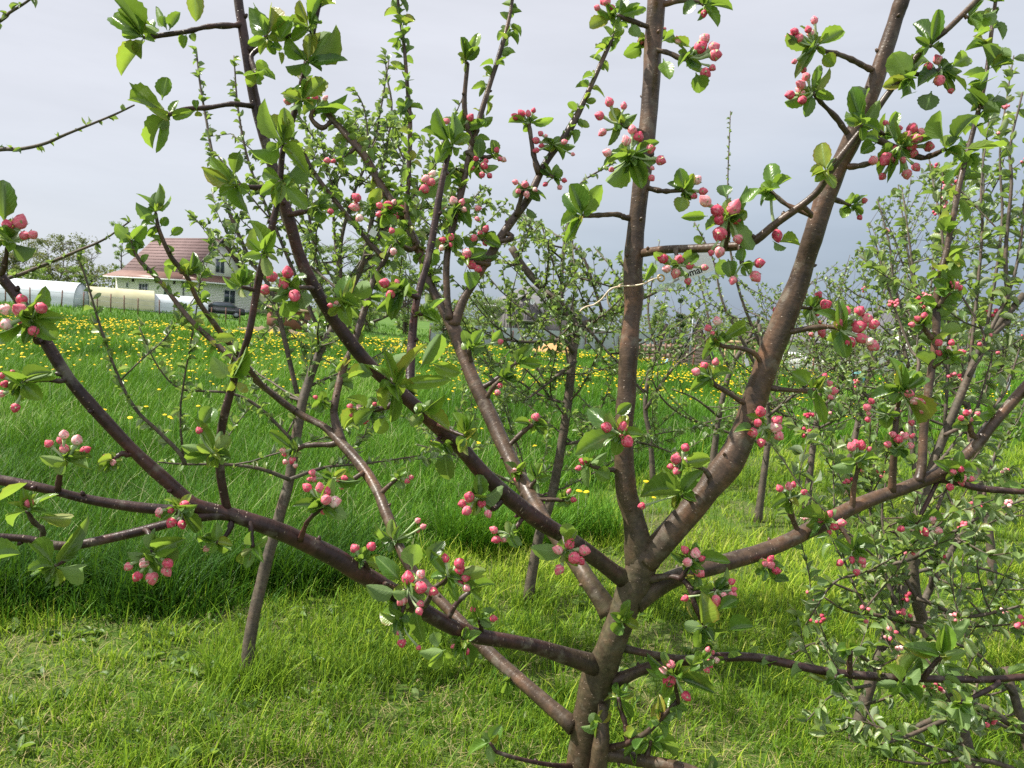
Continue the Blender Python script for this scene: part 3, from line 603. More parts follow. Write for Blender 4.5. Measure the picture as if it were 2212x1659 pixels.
cl('F',2,1,(340,1580),'370,1525,17;400,1580,19','380,1560,50;370,1620,55;320,1520,40','170,1580;310,1580',-.02)
cl('F',2,1,(30,690),'','150,580,90;200,705,80;110,660,60;-40,740,60;60,600,70','-100,800;-30,740',0,.05)
cl('F',1,1,(1380,600),'1585,555,22','1360,490,80;1480,590,80;1330,560,60;1470,480,80,1400,580;1600,490,100,1520,560','1390,690;1385,640',-.02)
cl('F',1,1,(1600,790),'1580,840,20;1565,885,24','1690,740,70;1640,700,60;1550,720,70;1700,810,60','1490,930;1530,860',-.02)
# --- D / E / G middle
cl('D',1,1,(235,215),'100,130,39;205,105,41;175,180,42;55,220,36;250,260,39','335,150,75,240,140;345,355,120,280,220;245,395,140,170,280;100,290,65;150,250,50','370,210;300,205',-.05)
cl('D',1,1,(560,310),'480,320,20;520,305,16','580,115,140;765,190,120,600,260;605,445,100;450,280,60;640,130,60;700,300,70','480,340;545,325',-.03,.35)
cl('G',1,1,(940,220),'830,175,32;870,250,34;915,170,20','800,365,95;870,405,110;1000,190,90;760,110,70;970,140,60;880,120,60','1040,265;960,230',-.03)
cl('G',1,1,(1080,380),'','1250,290,80;1200,430,70;1110,300,50;1180,360,60','',-.01,.3)
cl('D',1,1,(900,830),'','760,770,110,660,690;985,620,120,880,700;1230,490,110,1050,740;1080,560,85;1285,805,95;1330,760,100,1130,690;815,990,95;785,1160,105,840,1040;610,1080,75,790,990;590,785,85,740,760;890,1095,75;830,600,70;700,650,60;960,900,90;1050,880,80;800,880,80','860,780',-.06,.25)
cl('D',1,1,(1085,1010),'','1230,900,75;1260,1110,105;1060,950,70;1000,1100,80;1020,960,70;1150,930,60','',-.06,.3)
cl('D',1,1,(1360,1170),'','1420,1070,85;1280,1000,75;1300,1225,75;1440,1195,55;1405,1000,55;1350,1020,70','1180,1090;1280,1140',-.05,.35)
cl('D',1,1,(1215,1220),'','1230,1460,140,1225,1270;1120,1210,40;1270,1290,50','1180,1190',-.03,.05)
cl('D',1,1,(720,1010),'665,940,18;610,975,24;670,980,26;705,1070,26;625,1030,20;770,960,17','540,1110,80;800,1010,50;740,920,60;600,900,50','870,970;800,990',0)
cl('H1',1,1,(440,945),'385,915,17;395,985,17;410,940,14','360,990,90;450,1000,70;420,870,50;470,920,40','',-.01)
cl('H',1,1,(255,1265),'175,1260,22;185,1285,20;190,1335,22;235,1325,22;255,1360,18','265,1170,85;290,1290,60;80,1130,70;230,1190,60','500,1220;380,1225;300,1235',-.01)
cl('H',1,1,(920,1440),'1005,1435,20;980,1460,20','980,1370,60;870,1450,60;960,1510,60;900,1390,60','800,1550;860,1490',0)
cl('D',1,1,(1445,1570),'1380,1560,36;1335,1605,32;1365,1652,34;1465,1605,30;1505,1672,30','1450,1405,100;1615,1550,105;1530,1640,60','1540,1640;1500,1600',-.05)
cl('D',1,2,(1645,150),'1540,115,28;1555,180,26;1605,180,22','1630,60,60;1720,220,70;1690,120,50','1700,80',-.02)
# --- B and L upper right
cl('B',3,0,(310,300),'300,130,27;260,190,24;275,215,27;170,205,27;200,245,32;135,240,24;230,455,22;170,400,20','495,190,115;90,230,85;190,440,85;430,430,95,350,350;250,120,75;330,230,50','655,445;540,385;440,345;360,330',-.03)
cl('B',3,0,(290,600),'245,495,30;210,545,33;215,585,33;140,615,32;220,650,32','420,460,95;435,640,65;100,670,85;235,770,85;390,560,60;330,430,60','505,850;440,760;340,660',-.03)
cl('L',3,0,(600,810),'','540,575,110;620,515,95;725,710,85;505,765,40;690,820,60;560,720,50','',-.01,.1)
cl('L',3,0,(375,1110),'','340,910,120;268,1110,85;480,1015,60;430,1230,75;300,1180,60','',-.01,.25)
cl('L',3,0,(920,515),'','810,340,160;740,560,90;790,480,90;955,560,95,860,640;1030,290,80;860,460,60;960,410,60','',-.01,.1)
cl('L',3,0,(1055,300),'','975,95,65;1108,50,80;1172,175,60;950,240,50;1010,200,40','',-.01,.05)
cl('L',3,0,(1290,120),'','1400,-20,70;1510,80,75;1370,30,50;1330,150,40','',0,.1)
cl('L',3,0,(1120,450),'1100,385,33;1110,525,35;1035,430,27;1185,590,22','1318,350,115,1180,440;1325,540,105;1020,725,135,1060,590;1175,400,95;1210,610,60;965,560,105;1240,470,60','960,480;1040,470',0)
cl('B',3,0,(850,950),'935,830,37;995,855,33;895,885,41;965,900,35;835,975,35;930,945,31;945,995,37;1045,950,37;680,1040,35;765,1035,43;820,1055,27;875,1040,22;960,1085,31;900,1130,37;740,1145,29;855,830,20;760,795,18','735,950,95,800,1000;600,985,95,700,930;635,880,95,720,900;880,1110,75;810,760,60;1040,850,60;1100,870,50;700,1130,60;770,1190,50','530,1080;650,1060;760,1020',-.04)
cl('B',3,0,(1150,965),'','1085,715,110,1140,930;1180,850,95;1535,985,130,1260,960;1330,715,90,1200,940;1200,990,90;1230,880,50','950,1010;1050,1010;1110,985',-.08,.05)
cl('B',3,0,(750,870),'770,800,18','660,880,80;840,720,70;730,760,60;820,870,60','665,805;720,850',.02)
cl('L',3,0,(20,1240),'60,1530,35','25,1030,105;155,1130,80;120,1610,90,30,1560;220,1565,90,60,1570;-40,1180,80;-20,1300,60','280,1395;120,1325',.04,.1)
cl('B',3,0,(530,1330),'625,1300,22;595,1410,20','480,1425,75;550,1250,55;650,1240,45;610,1400,40','480,1310',.04)
cl('B',3,1,(470,480),'510,355,31;595,355,35;475,440,33;590,455,46;640,405,37;685,440,39;535,560,37;610,535,35;660,555,31;685,582,39','330,350,90,450,430;470,278,85;390,555,90;505,665,115;560,420,50','130,490;290,465;420,460',-.05)
cl('B',3,1,(280,340),'330,250,26;375,315,37;350,500,28;335,430,14;50,350,23;280,510,18;320,380,16','270,250,60;410,330,70;240,400,50','200,330',.03)
cl('B',3,1,(310,860),'370,775,20;400,825,25;430,875,29;405,915,19','150,750,110,270,840;340,800,75;375,1100,70;270,920,65;290,790,60','30,855;150,870;270,875',-.03)
# --- I uprights
cl('I4',3,1,(865,880),'915,890,29;950,940,29;990,945,33;1010,1000,31;930,1080,22','825,640,85;1040,760,95;650,910,90;750,825,80;1000,1090,70;800,950,80;870,690,50;960,720,60','',-.02,.1)
cl('I4',3,1,(770,1030),'670,940,20;640,980,26;650,1020,16;645,1060,23','730,960,60;760,1110,90;700,1000,40;800,1080,60','830,1060',-.02)
cl('I4',3,1,(840,1245),'810,1155,23;845,1185,31;890,1165,26;775,1220,25;925,1230,25;850,1237,17;935,1165,17','820,1300,70;900,1300,60;780,1250,40','',-.03)
cl('I',3,1,(580,1335),'540,1235,30;570,1215,33;605,1225,30;655,1250,18','410,1385,85;735,1300,70;650,1340,60;590,1260,40','545,1630;560,1470;585,1370',-.03)
cl('I',3,1,(1225,1410),'1195,1400,27;1250,1380,26;1260,1440,31;1320,1445,24;1180,1500,26;1255,1470,22','1100,1330,95;1250,1260,75;1390,1350,75;1150,1450,60;1290,1300,50','',-.03)
cl('I',3,1,(1300,1075),'1250,1050,21;1285,1015,21;1360,1020,21;1315,1060,18;1310,1010,14','1200,1100,60;1250,990,50;1400,1060,40','1325,1160;1310,1110',-.02)
cl('I3',3,1,(1170,655),'1105,560,25;1190,560,21;1110,628,21;1170,600,18;1255,625,25','1070,680,60;1190,700,90;1250,700,50;1130,610,40','1070,720;1130,680',-.02)
cl('I3',3,1,(1000,440),'965,405,23;1015,385,25;930,445,23','1070,440,60;960,500,50;930,400,50','1050,520;1020,480',-.02)
cl('I3',3,1,(1180,240),'1215,190,25;1245,205,21;1195,170,20','1250,280,60;1100,220,80;1070,150,80;1180,120,50','1100,340;1140,270',-.02)
cl('I',3,1,(140,1570),'75,1505,25;135,1490,25;165,1480,23;235,1530,21','200,1600,80;20,1620,70;210,1540,60','150,1680;145,1620',-.04)
cl('I3',3,0,(1400,700),'','1530,600,90;1310,720,70;1330,600,60;1480,580,50;1290,570,50','',0)
cl('I3',3,0,(1300,1000),'','1390,1040,60;1200,1030,80;1250,1120,60;1360,1100,50;1440,1130,60,1400,1060','',0)

root = thing('apple_tree', 'old low-forked apple tree covered in pink flower buds, hung with a clear name tag', 'tree', (0, 0, 0))
trunk_foot = P(1240, 1745, 1.63); trunk_foot = Vector((trunk_foot.x - 0.01, trunk_foot.y + 0.01, 0.0))
root.location = trunk_foot
ORG = trunk_foot
branch_mb = {k: MB() for k in LIMB}
branch_lv = {k: Leaves() for k in LIMB}

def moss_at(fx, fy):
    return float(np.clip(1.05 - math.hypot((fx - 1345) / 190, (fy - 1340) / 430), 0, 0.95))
def limb_world(rows, per=5, flare=True):
    q = smooth_path(rows, per)
    pts = [P(a, b, d) for a, b, d, r in q]
    rad = np.array([r * d / FPX for a, b, d, r in q])
    n = len(rad)
    rad = rad * (1 + 0.05 * np.interp(np.arange(n), np.arange(0, n + 3, 3), rng.standard_normal(len(np.arange(0, n + 3, 3)))))
    if flare and n > 8:
        L = np.concatenate([[0], np.cumsum([(pts[i + 1] - pts[i]).length for i in range(n - 1)])])
        rad = rad * (1 + 0.34 * np.exp(-L / (rad[0] * 1.8)) + 0.05 * np.sin(L / rad[0] * 7.0) * np.exp(-L / (rad[0] * 2.2)))
    return q, pts, rad
for k, rows in LIMB.items():
    q, pts, rad = limb_world(rows, flare=(k not in ('T', 'A', 'B', 'C2', 'C3', 'J', 'L')))
    ti = np.array([moss_at(a, b) for a, b, d, r in q])
    if k == 'T':
        g = [trunk_foot + Vector((0, 0, -0.05)), trunk_foot.lerp(pts[0], 0.35), trunk_foot.lerp(pts[0], 0.7)]
        pts = g + pts; rad = np.concatenate([[0.075, 0.052, 0.043], rad]); ti = np.concatenate([[.5, .4, .35], np.maximum(ti, .3)])
        w = smooth_path(np.column_stack([np.array([tuple(p) for p in pts]), rad, ti]), 3)
        pts = w[:, :3]; rad = w[:, 3]; ti = w[:, 4]
    sides = 20 if k in 'TAB' else (14 if rows[0][3] > 15 else 10)
    branch_mb[k].tube(pts, rad, sides, tint=ti, jit=0.015, lump=0.028 if rows[0][3] > 9 else 0.015)
    # bud scars and short knobs along the wood
    if k not in ('T', 'N'):
        for i in range(6, len(pts) - 3, 5):
            if random.random() < 0.6:
                c = Vector(tuple(pts[i])); dr = Vector(rnd_unit()); tn = (Vector(tuple(pts[i + 1])) - c).normalized()
                dr = (dr - tn * dr.dot(tn)).normalized()
                rr = rad[i]
                branch_mb[k].tube([c + dr * rr * 0.7, c + dr * (rr * 1.05 + 0.0015) + tn * 0.002, c + dr * (rr * 1.12 + 0.0035) + tn * 0.004], [0.0042, 0.0034, 0.0012], 6, tint=ti[i])

def nearest(key, fx, fy):
    q = LP[key]
    i = int(np.argmin((q[:, 0] - fx) ** 2 + (q[:, 1] - fy) ** 2))
    return q[i]
CAMV = lambda p: (CAM - p).normalized()

def add_leaf(lv, b, tip, wpx_m, d, yel, spread=0.35):
    """leaf from b to tip with a random tilt of its blade; upper face mostly to sky or lens"""
    L = (tip - b).length
    tip = tip + CAMV(tip) * (L * random.uniform(-spread, spread))
    dirv = (tip - b)
    view = CAMV(b)
    nrm = view * 1.0 + Vector((0, 0, 1)) * random.uniform(-0.1, 0.9) + Vector(rnd_unit()) * 0.45
    if random.random() < 0.22: nrm = -nrm
    t = min(.93, max(0, random.gauss(0.38 + 0.55 * yel, 0.25)))
    lv.add(b, dirv, nrm, dirv.length * .97, wpx_m * 1.02, t)

# --- shared bud shapes
def bud_mesh(seed):
    r = np.random.default_rng(seed)
    mb = MB(); nu, nv = 20, 9
    V = []; tw = r.uniform(1.5, 3.0) * (1 if r.random() < .5 else -1); ph = r.uniform(0, 6)
    el = r.uniform(0.98, 1.22)
    for i in range(nv + 1):
        a = i / nv
        z = -1 + 2 * a
        prof = math.sin(math.pi * min(1, max(0, a)) ** 0.80) ** 0.78
        for j in range(nu):
            th = 2 * math.pi * j / nu
            sw = (th * 5 / (2 * math.pi) + tw * a + ph) % 1.0
            fold = 1 + 0.19 * (sw - 0.5) * (0.3 + a) - 0.05 * (a > .7) * math.cos(3 * th + ph)
            V.append((prof * fold * math.cos(th), prof * fold * math.sin(th), z * el))
    F = [(i * nu + j, i * nu + (j + 1) % nu, (i + 1) * nu + (j + 1) % nu, (i + 1) * nu + j) for i in range(nv) for j in range(nu)]
    tint = np.repeat(np.linspace(0.55, 0.12, nv + 1), nu) * r.uniform(0.6, 1.3)
    aa = np.repeat(np.arange(nv + 1) / nv, nu); thh = np.tile(2 * math.pi * np.arange(nu) / nu, nv + 1)
    sww = (thh * 5 / (2 * math.pi) + tw * aa + ph) % 1.0
    tint = tint + np.where(sww > .7, .55, 0) * r.uniform(.2, 1.0)
    mb.add(V, F, tint=tint)
    return mb
bud_me = []
for s_ in range(8):
    o_ = bud_mesh(s_).build('bud', M['bud'])
    bud_me.append(o_.data); bpy.data.objects.remove(o_)

def calyx(mb, base, tip, R_):
    ax = (tip - base).normalized()
    ref = Vector(rnd_unit()); a = (ref - ax * ref.dot(ax)).normalized(); b = ax.cross(a)
    n = 10; V = []
    rows = [(-1.25, 0.28), (-1.0, 0.5), (-0.72, 0.66)]
    c = tip
    for z, r in rows:
        for j in range(n):
            t = 2 * math.pi * j / n
            V.append(c + ax * (z * R_) + (a * math.cos(t) + b * math.sin(t)) * (r * R_))
    for j in range(n):
        t = 2 * math.pi * j / n
        pt = j % 2 == 0
        V.append(c + ax * ((0.28 if pt else -0.5) * R_) + (a * math.cos(t) + b * math.sin(t)) * ((1.22 if pt else 0.9) * R_))
    F = [(i * n + j, i * n + (j + 1) % n, (i + 1) * n + (j + 1) % n, (i + 1) * n + j) for i in range(3) for j in range(n)]
    mb.add([tuple(v) for v in V], F)

clusters = []
for (key, ti_, tj_, base, buds, leaves, spur, dd, yel) in CL:
    bx, by = T2(ti_, tj_, *base)
    sp = [T2(ti_, tj_, *q) for q in spur]
    first = sp[0] if sp else (bx, by)
    nl = nearest(key, *first)
    d0 = nl[2]; d1 = d0 + dd
    # spur: from the wood out to the cluster
    path = [(nl[0], nl[1], d0)] + [(a, b, d0 + (d1 - d0) * (i + 1) / (len(sp) + 1)) for i, (a, b) in enumerate(sp)] + [(bx, by, d1)]
    if math.hypot(path[0][0] - path[1][0], path[0][1] - path[1][1]) < 4 and len(path) > 2: path.pop(0)
    n_ = len(path)
    big = 5.6 if n_ > 3 else 4.6
    rows = [(a, b, d, min(nl[3] * 0.8, big * (1.25 - 0.45 * i / (n_ - 1)))) for i, (a, b, d) in enumerate(path)]
    q = smooth_path(rows, 4)
    pts = [P(a, b, d) for a, b, d, r in q]
    rad = np.array([r * d / FPX for a, b, d, r in q]) * (1 + 0.12 * rng.standard_normal(len(q)).clip(-1.5, 1.5))
    branch_mb[key].tube(pts, rad, 8, tint=0.08 if key not in 'TA' else 0.2, jit=0.04)
    B0 = P(bx, by, d1)
    # woody knuckle at the cluster base
    lv = branch_lv[key]
    for lf in leaves:
        tx, ty = T2(ti_, tj_, lf[0], lf[1])
        if len(lf) > 3:
            ox, oy = T2(ti_, tj_, lf[3], lf[4]); ob = P(ox, oy, d1 + random.uniform(-.008, .008))
        else:
            ob = B0
        add_leaf(lv, ob, P(tx, ty, d1), lf[2] / 3.0 * d1 / FPX, d1, yel)
    for _ in range((3 if (ti_, tj_) == (2, 1) and key == 'L' else 8) if buds else 5):
        dv = Vector(rnd_unit()); dv = (dv + (B0 - Vector(tuple(pts[0]))).normalized() * 0.5).normalized()
        L = random.uniform(0.014, 0.034)
        add_leaf(lv, B0, B0 + dv * L, L * 0.5, d1, yel)
    if buds:
        mb = MB()
        lst = []
        for (px, py, rp) in buds:
            fx, fy = T2(ti_, tj_, px, py)
            r_m = rp / 3.0 * d1 / FPX * 0.93 * random.uniform(.88, 1.06)
            C = P(fx, fy, d1 - r_m * random.uniform(0.0, 1.2) + random.uniform(-.008, .008))
            ax = (C - B0)
            if ax.length < 1.6 * r_m: ax = ax + CAMV(C) * 0.02
            ax = (ax.normalized() + Vector(rnd_unit()) * 0.22).normalized()
            foot = C - ax * r_m * 1.0
            mid = B0.lerp(foot, 0.5) + Vector(rnd_unit()) * 0.003 - Vector((0, 0, 0.001))
            pr = max(0.0015, r_m * 0.26)
            mb.tube(smooth_path([tuple(B0), tuple(mid), tuple(foot - ax * r_m * 0.2)], 3), [pr, pr, pr, pr, pr * 1.1, pr * 1.3, pr * 1.7], 6)
            calyx(mb, foot - ax * r_m, C, r_m)
            lst.append((C, ax, r_m))
        co = mb.build('flower_cluster', M['stalk'], root, ORG)
        clusters.append(co)
        for (C, ax, r_m) in lst:
            bo = bpy.data.objects.new('bud', random.choice(bud_me))
            COL.objects.link(bo)
            bo.parent = co
            rot = ax.to_track_quat('Z', 'Y').to_matrix().to_4x4() @ Matrix.Rotation(random.uniform(0, 6.28), 4, 'Z')
            bo.matrix_local = Matrix.Translation(C - ORG) @ rot @ Matrix.Diagonal((r_m, r_m, r_m * random.uniform(1.02, 1.26), 1))

# leafy upper shoots
def tuft(lv, p, axis, n, lmin, lmax, yel, wr=0.55):
    for _ in range(n):
        dv = (axis * random.uniform(0.1, 0.9) + Vector(rnd_unit()) * 0.9).normalized()
        L = random.uniform(lmin, lmax)
        nrm = Vector((0, 0, 1)) * 0.8 + Vector(rnd_unit()) * 0.8 + axis * 0.4
        lv.add(p, dv, nrm, L, L * random.uniform(0.42, wr + 0.1), min(.95, max(0, random.gauss(0.47 + yel, 0.27))))
def dress(key, f0, f1, step, n, lmin, lmax, yel=0.0):
    q = LP[key]; m = len(q)
    pts = [P(a, b, d) for a, b, d, r in q[int(f0 * (m - 1)):int(f1 * (m - 1)) + 1]]
    acc = 0
    for i in range(len(pts) - 1):
        acc += (pts[i + 1] - pts[i]).length
        if acc > step * random.uniform(0.7, 1.3):
            acc = 0
            tn = (pts[i + 1] - pts[i]).normalized()
            side = Vector(rnd_unit()); side = (side - tn * side.dot(tn)).normalized()
            b = pts[i] + side * 0.004
            tuft(branch_lv[key], b, (side + tn * 0.7).normalized(), random.randint(max(2, n - 1), n + 1), lmin, lmax, yel)
dress('F', .55, 1, .022, 4, .022, .046); dress('F1', .5, 1, .028, 4, .02, .045); dress('F2', .25, 1, .022, 4, .022, .046)
dress('F3', .05, 1, .02, 4, .022, .046); dress('H', .68, 1, .035, 3, .02, .042, .05); dress('H1', .3, 1, .026, 5, .024, .055)
dress('H4', .1, 1, .026, 4, .02, .045); dress('H3', .15, 1, .035, 3, .02, .04, .05); dress('I3', .25, 1, .03, 4, .026, .058); dress('E', .75, 1, .05, 3, .02, .045, .15)
dress('I', .75, 1, .07, 3, .02, .04); dress('I2', .2, 1, .05, 3, .02, .04); dress('J', .25, 1, .06, 3, .02, .045)
dress('G', .3, .95, .07, 2, .018, .035, .1); dress('C', .7, 1, .12, 2, .015, .03); dress('K', .3, 1, .04, 3, .02, .04)
dress('K2', .2, 1, .03, 3, .02, .04, .1); dress('I5', .2, 1, .03, 3, .02, .045)

for k in LIMB:
    nm = 'trunk' if k == 'T' else 'branch'
    bo = branch_mb[k].build(nm, M['bark_dark'] if k in ('C', 'C2', 'C3', 'D', 'E', 'G', 'J', 'J2', 'K2', 'M', 'I2', 'I5') else M['bark'], root, ORG)
    mb = MB(); branch_lv[k].into(mb, TPL_HI)
    if mb.n:
        mb.build('foliage', M['leaf'], bo, ORG)
print('clusters', len(clusters), 'buds', sum(len(c.children) for c in clusters))
# ------------------------------------------------------------------ ground
def edge_y(x):
    """where the mown strip ends and the tall meadow begins"""
    return np.interp(x, [-12, -4, -2.2, -1.3, -0.75, -0.3, 0.3, 0.9, 3.5, 7, 14], [2.7, 3.2, 3.5, 3.65, 4.2, 5.0, 6.0, 7.2, 10.5, 12.5, 15.5])
def build_ground():
    ys = np.concatenate([np.arange(-14, 16, 0.3), np.arange(16, 60, 1.0), np.array([60, 64, 70, 80, 95, 120, 160, 220, 320, 480])])
    xs = np.concatenate([[-420, -260, -160, -110, -80, -60, -45, -34, -26], np.arange(-20, 20.01, 0.35), [26, 34, 45, 60, 80, 110, 160, 260, 420]])
    X, Y = np.meshgrid(xs, ys)
    Z = tz(X, Y) + 0.012 * np.sin(X * 2.1 + Y * 1.3) * np.cos(Y * 1.7) 
    V = np.stack([X, Y, Z], -1).reshape(-1, 3)
    nx = len(xs)
    F = [(r * nx + c, r * nx + c + 1, (r + 1) * nx + c + 1, (r + 1) * nx + c) for r in range(len(ys) - 1) for c in range(nx - 1)]
    t = np.clip((Y - edge_y(X)) / 0.5 + 0.5, 0, 1).ravel()
    mb = MB(); mb.add(V, F, tint=t)
    m, nt, out = new_mat('orchard_ground')
    tco = nd(nt, 'ShaderNodeTexCoord')
    n1 = nd(nt, 'ShaderNodeTexNoise', {'Vector': tco.outputs['Object'], 'Scale': 1.3, 'Detail': 6.0, 'Roughness': 0.6})
    n2 = nd(nt, 'ShaderNodeTexNoise', {'Vector': tco.outputs['Object'], 'Scale': 45.0, 'Detail': 6.0, 'Roughness': 0.7})
    n3 = nd(nt, 'ShaderNodeTexNoise', {'Vector': tco.outputs['Object'], 'Scale': 0.11, 'Detail': 5.0})
    soil = ramp(nt, n2.outputs['Fac'], [(0.35, (0.045, 0.035, 0.02)), (0.5, (0.10, 0.085, 0.04)), (0.65, (0.20, 0.165, 0.085))])
    gr = ramp(nt, n2.outputs['Fac'], [(0.3, (0.03, 0.07, 0.010)), (0.7, (0.10, 0.175, 0.02))])
    lawn = mixc(nt, ramp(nt, n1.outputs['Fac'], [(0.36, (0.35, 0.35, 0.35)), (0.58, (1, 1, 1))]), soil, gr)
    med = mixc(nt, 0.55, ramp(nt, n2.outputs['Fac'], [(0.3, (0.025, 0.06, 0.01)), (0.7, (0.075, 0.15, 0.022))]), ramp(nt, n3.outputs['Fac'], [(0.35, (0.06, 0.135, 0.018)), (0.65, (0.11, 0.2, 0.028))]))
    a = nd(nt, 'ShaderNodeAttribute', attribute_name='tint')
    col = mixc(nt, a.outputs['Fac'], lawn, med)
    b = nd(nt, 'ShaderNodeBsdfPrincipled', {'Base Color': col, 'Roughness': 0.9, 'Specular IOR Level': 0.2})
    bp = nd(nt, 'ShaderNodeBump', {'Height': n2.outputs['Fac'], 'Strength': 0.7, 'Distance': 0.03}); nt.links.new(bp.outputs[0], b.inputs['Normal'])
    nt.links.new(b.outputs[0], out.inputs[0])
    o = mb.build('ground', m); o['kind'] = 'structure'
build_ground()

# ------------------------------------------------------------------ grass
def vnoise(x, y, s, seed=0):
    r = np.random.default_rng(seed); g = r.random((64, 64))
    x = x / s; y = y / s
    xi = np.floor(x).astype(int); yi = np.floor(y).astype(int); fx = x - xi; fy = y - yi
    fx = fx * fx * (3 - 2 * fx); fy = fy * fy * (3 - 2 * fy)
    a = g[xi % 64, yi % 64]; b = g[(xi + 1) % 64, yi % 64]; c = g[xi % 64, (yi + 1) % 64]; d = g[(xi + 1) % 64, (yi + 1) % 64]
    return (a * (1 - fx) + b * fx) * (1 - fy) + (c * (1 - fx) + d * fx) * fy
def blades(x, y, h, w, lean, tint, segs=3):
    n = len(x)
    az = rng.uniform(0, 2 * math.pi, n)
    ld = np.stack([np.cos(az), np.sin(az)], -1)
    # blade faces roughly across its lean
    wd = np.stack([-ld[:, 1], ld[:, 0]], -1)
    z0 = tz(x, y)
    t = np.linspace(0, 1, segs + 1)
    rows = []
    for k, tk in enumerate(t):
        off = (lean * h)[:, None] * ld * tk ** 1.8
        zz = z0 - 0.005 + h * tk * (1 - 0.35 * np.minimum(lean, 1.2) * tk)
        ww = w * (1 - 0.9 * tk ** 1.6) * 0.5
        c = np.stack([x + off[:, 0], y + off[:, 1], zz], -1)
        s3 = np.concatenate([wd * ww[:, None], np.zeros((n, 1))], 1)
        if k < segs:
            rows += [c - s3, c + s3]
        else:
            rows += [c]
    V = np.stack(rows, 1)
    nv = V.shape[1]
    q = np.array([(2 * k, 2 * k + 1, 2 * k + 3, 2 * k + 2) for k in range(segs - 1)]).reshape(-1, 4)
    tri = np.array([(2 * segs - 2, 2 * segs - 1, 2 * segs)])
    base = (np.arange(n) * nv)[:, None, None]
    tt = tint[:, None] + np.linspace(-0.12, 0.06, nv)[None]
    return V.reshape(-1, 3), (q[None] + base).reshape(-1, 4), (tri[None] + base).reshape(-1, 3), np.clip(tt, 0, 1).ravel()
def grass_object(name, parts, mat):
    mb = MB()
    for (V, Q, Tr, t) in parts:
        b = mb.n
        mb.add(V, Q, tint=t)
        mb.more(b, Tr)
    o = mb.build(name, mat); o['kind'] = 'stuff'; return o
def scatter(n, y0, y1, power, side=0.9, margin=0.7):
    """random points in front of the viewer's standing place, thinning with distance"""
    u = rng.random(n)
    if power == 1: y = y0 * (y1 / y0) ** u
    else: y = (y0 ** (1 - power) + u * (y1 ** (1 - power) - y0 ** (1 - power))) ** (1 / (1 - power))
    x = rng.uniform(-1, 1, n) * (y * side + margin)
    return x, y

# short mown grass of the strip
x, y = scatter(300000, 2.0, 17, 1.25)
k = y < edge_y(x) + 0.12 * rng.standard_normal(len(x))
x, y = x[k], y[k]
pn = vnoise(x + 40, y + 40, 0.42, 1) * 0.6 + vnoise(x + 40, y + 40, 0.13, 2) * 0.4
keep = rng.random(len(x)) < np.clip((pn - 0.25) * 3.2, 0.26, 1)
x, y, pn = x[keep], y[keep], pn[keep]
h = (0.032 + 0.072 * rng.random(len(x)) ** 1.5) * (0.5 + 1.0 * pn) * np.interp(y, [2, 5, 12], [0.9, 1.2, 1.8])
w = (0.0032 + 0.0032 * rng.random(len(x))) * np.interp(y, [2, 5, 12], [1.0, 1.4, 2.8])
big = rng.random(len(x)) < 0.07
h = np.where(big, h * 2.1, h)
lean = rng.uniform(0.1, 1.1, len(x))
tn = np.clip(0.33 + 0.5 * (vnoise(x + 9, y + 9, 0.9, 3) - 0.5) + 0.24 * rng.standard_normal(len(x)), 0, 0.76)
parts = [blades(x, y, h, w, lean, tn)]
# cut straw lying in it
xs_, ys_ = scatter(32000, 2.0, 12, 1.3)
k = ys_ < edge_y(xs_)
xs_, ys_ = xs_[k], ys_[k]
k = rng.random(len(xs_)) < np.clip((0.66 - vnoise(xs_ + 40, ys_ + 40, 0.42, 1)) * 2.6, 0.05, 1)
xs_, ys_ = xs_[k], ys_[k]
parts.append(blades(xs_, ys_, 0.02 + 0.05 * rng.random(len(xs_)), np.full(len(xs_), 0.0032), rng.uniform(1.0, 2.2, len(xs_)), rng.uniform(0.84, 1, len(xs_))))
# longer tufts left standing round the trunks
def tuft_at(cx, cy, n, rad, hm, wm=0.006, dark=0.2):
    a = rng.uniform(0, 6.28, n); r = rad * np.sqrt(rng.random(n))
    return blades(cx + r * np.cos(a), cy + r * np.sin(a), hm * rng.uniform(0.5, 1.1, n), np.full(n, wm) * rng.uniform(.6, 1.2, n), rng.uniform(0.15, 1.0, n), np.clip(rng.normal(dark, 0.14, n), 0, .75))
for (fx, fy, n, rad, hm) in [(540, 1475, 420, .16, .20), (600, 1560, 500, .3, .13), (1150, 1305, 200, .14, .16), (700, 1500, 300, .25, .12), (880, 1440, 260, .2, .11), (1500, 1300, 400, .3, .15), (1780, 1400, 300, .3, .13), (300, 1590, 300, .25, .11), (1050, 1560, 300, .25, .11), (820, 1640, 250, .2, .13), (1600, 1560, 300, .25, .12), (2000, 1600, 400, .3, .15), (1420, 1200, 300, .3, .16)]:
    g = ground_px(fx, fy)
    parts.append(tuft_at(g.x, g.y, n, rad, hm))
grass_object('lawn_grass', parts, M['lawn'])
# flat broad-leaved weeds among it
wl = Leaves()
wx, wy = scatter(900, 2.2, 11, 1.3)
for px, py in zip(wx, wy):
    if py > edge_y(px) + .1 or vnoise(np.array([px + 60]), np.array([py + 60]), .8, 41)[0] < .42: continue
    for _ in range(random.randint(4, 8)):
        a = random.uniform(0, 6.28); L = random.uniform(.025, .06)
        wl.add((px, py, .012), (math.cos(a), math.sin(a), random.uniform(.15, .9)), (0, 0, 1), L, L * random.uniform(.3, .55), random.uniform(.1, .8))
mb = MB(); wl.into(mb, TPL_MID); o = mb.build('lawn_weeds', M['tree_leaf']); o['kind'] = 'stuff'

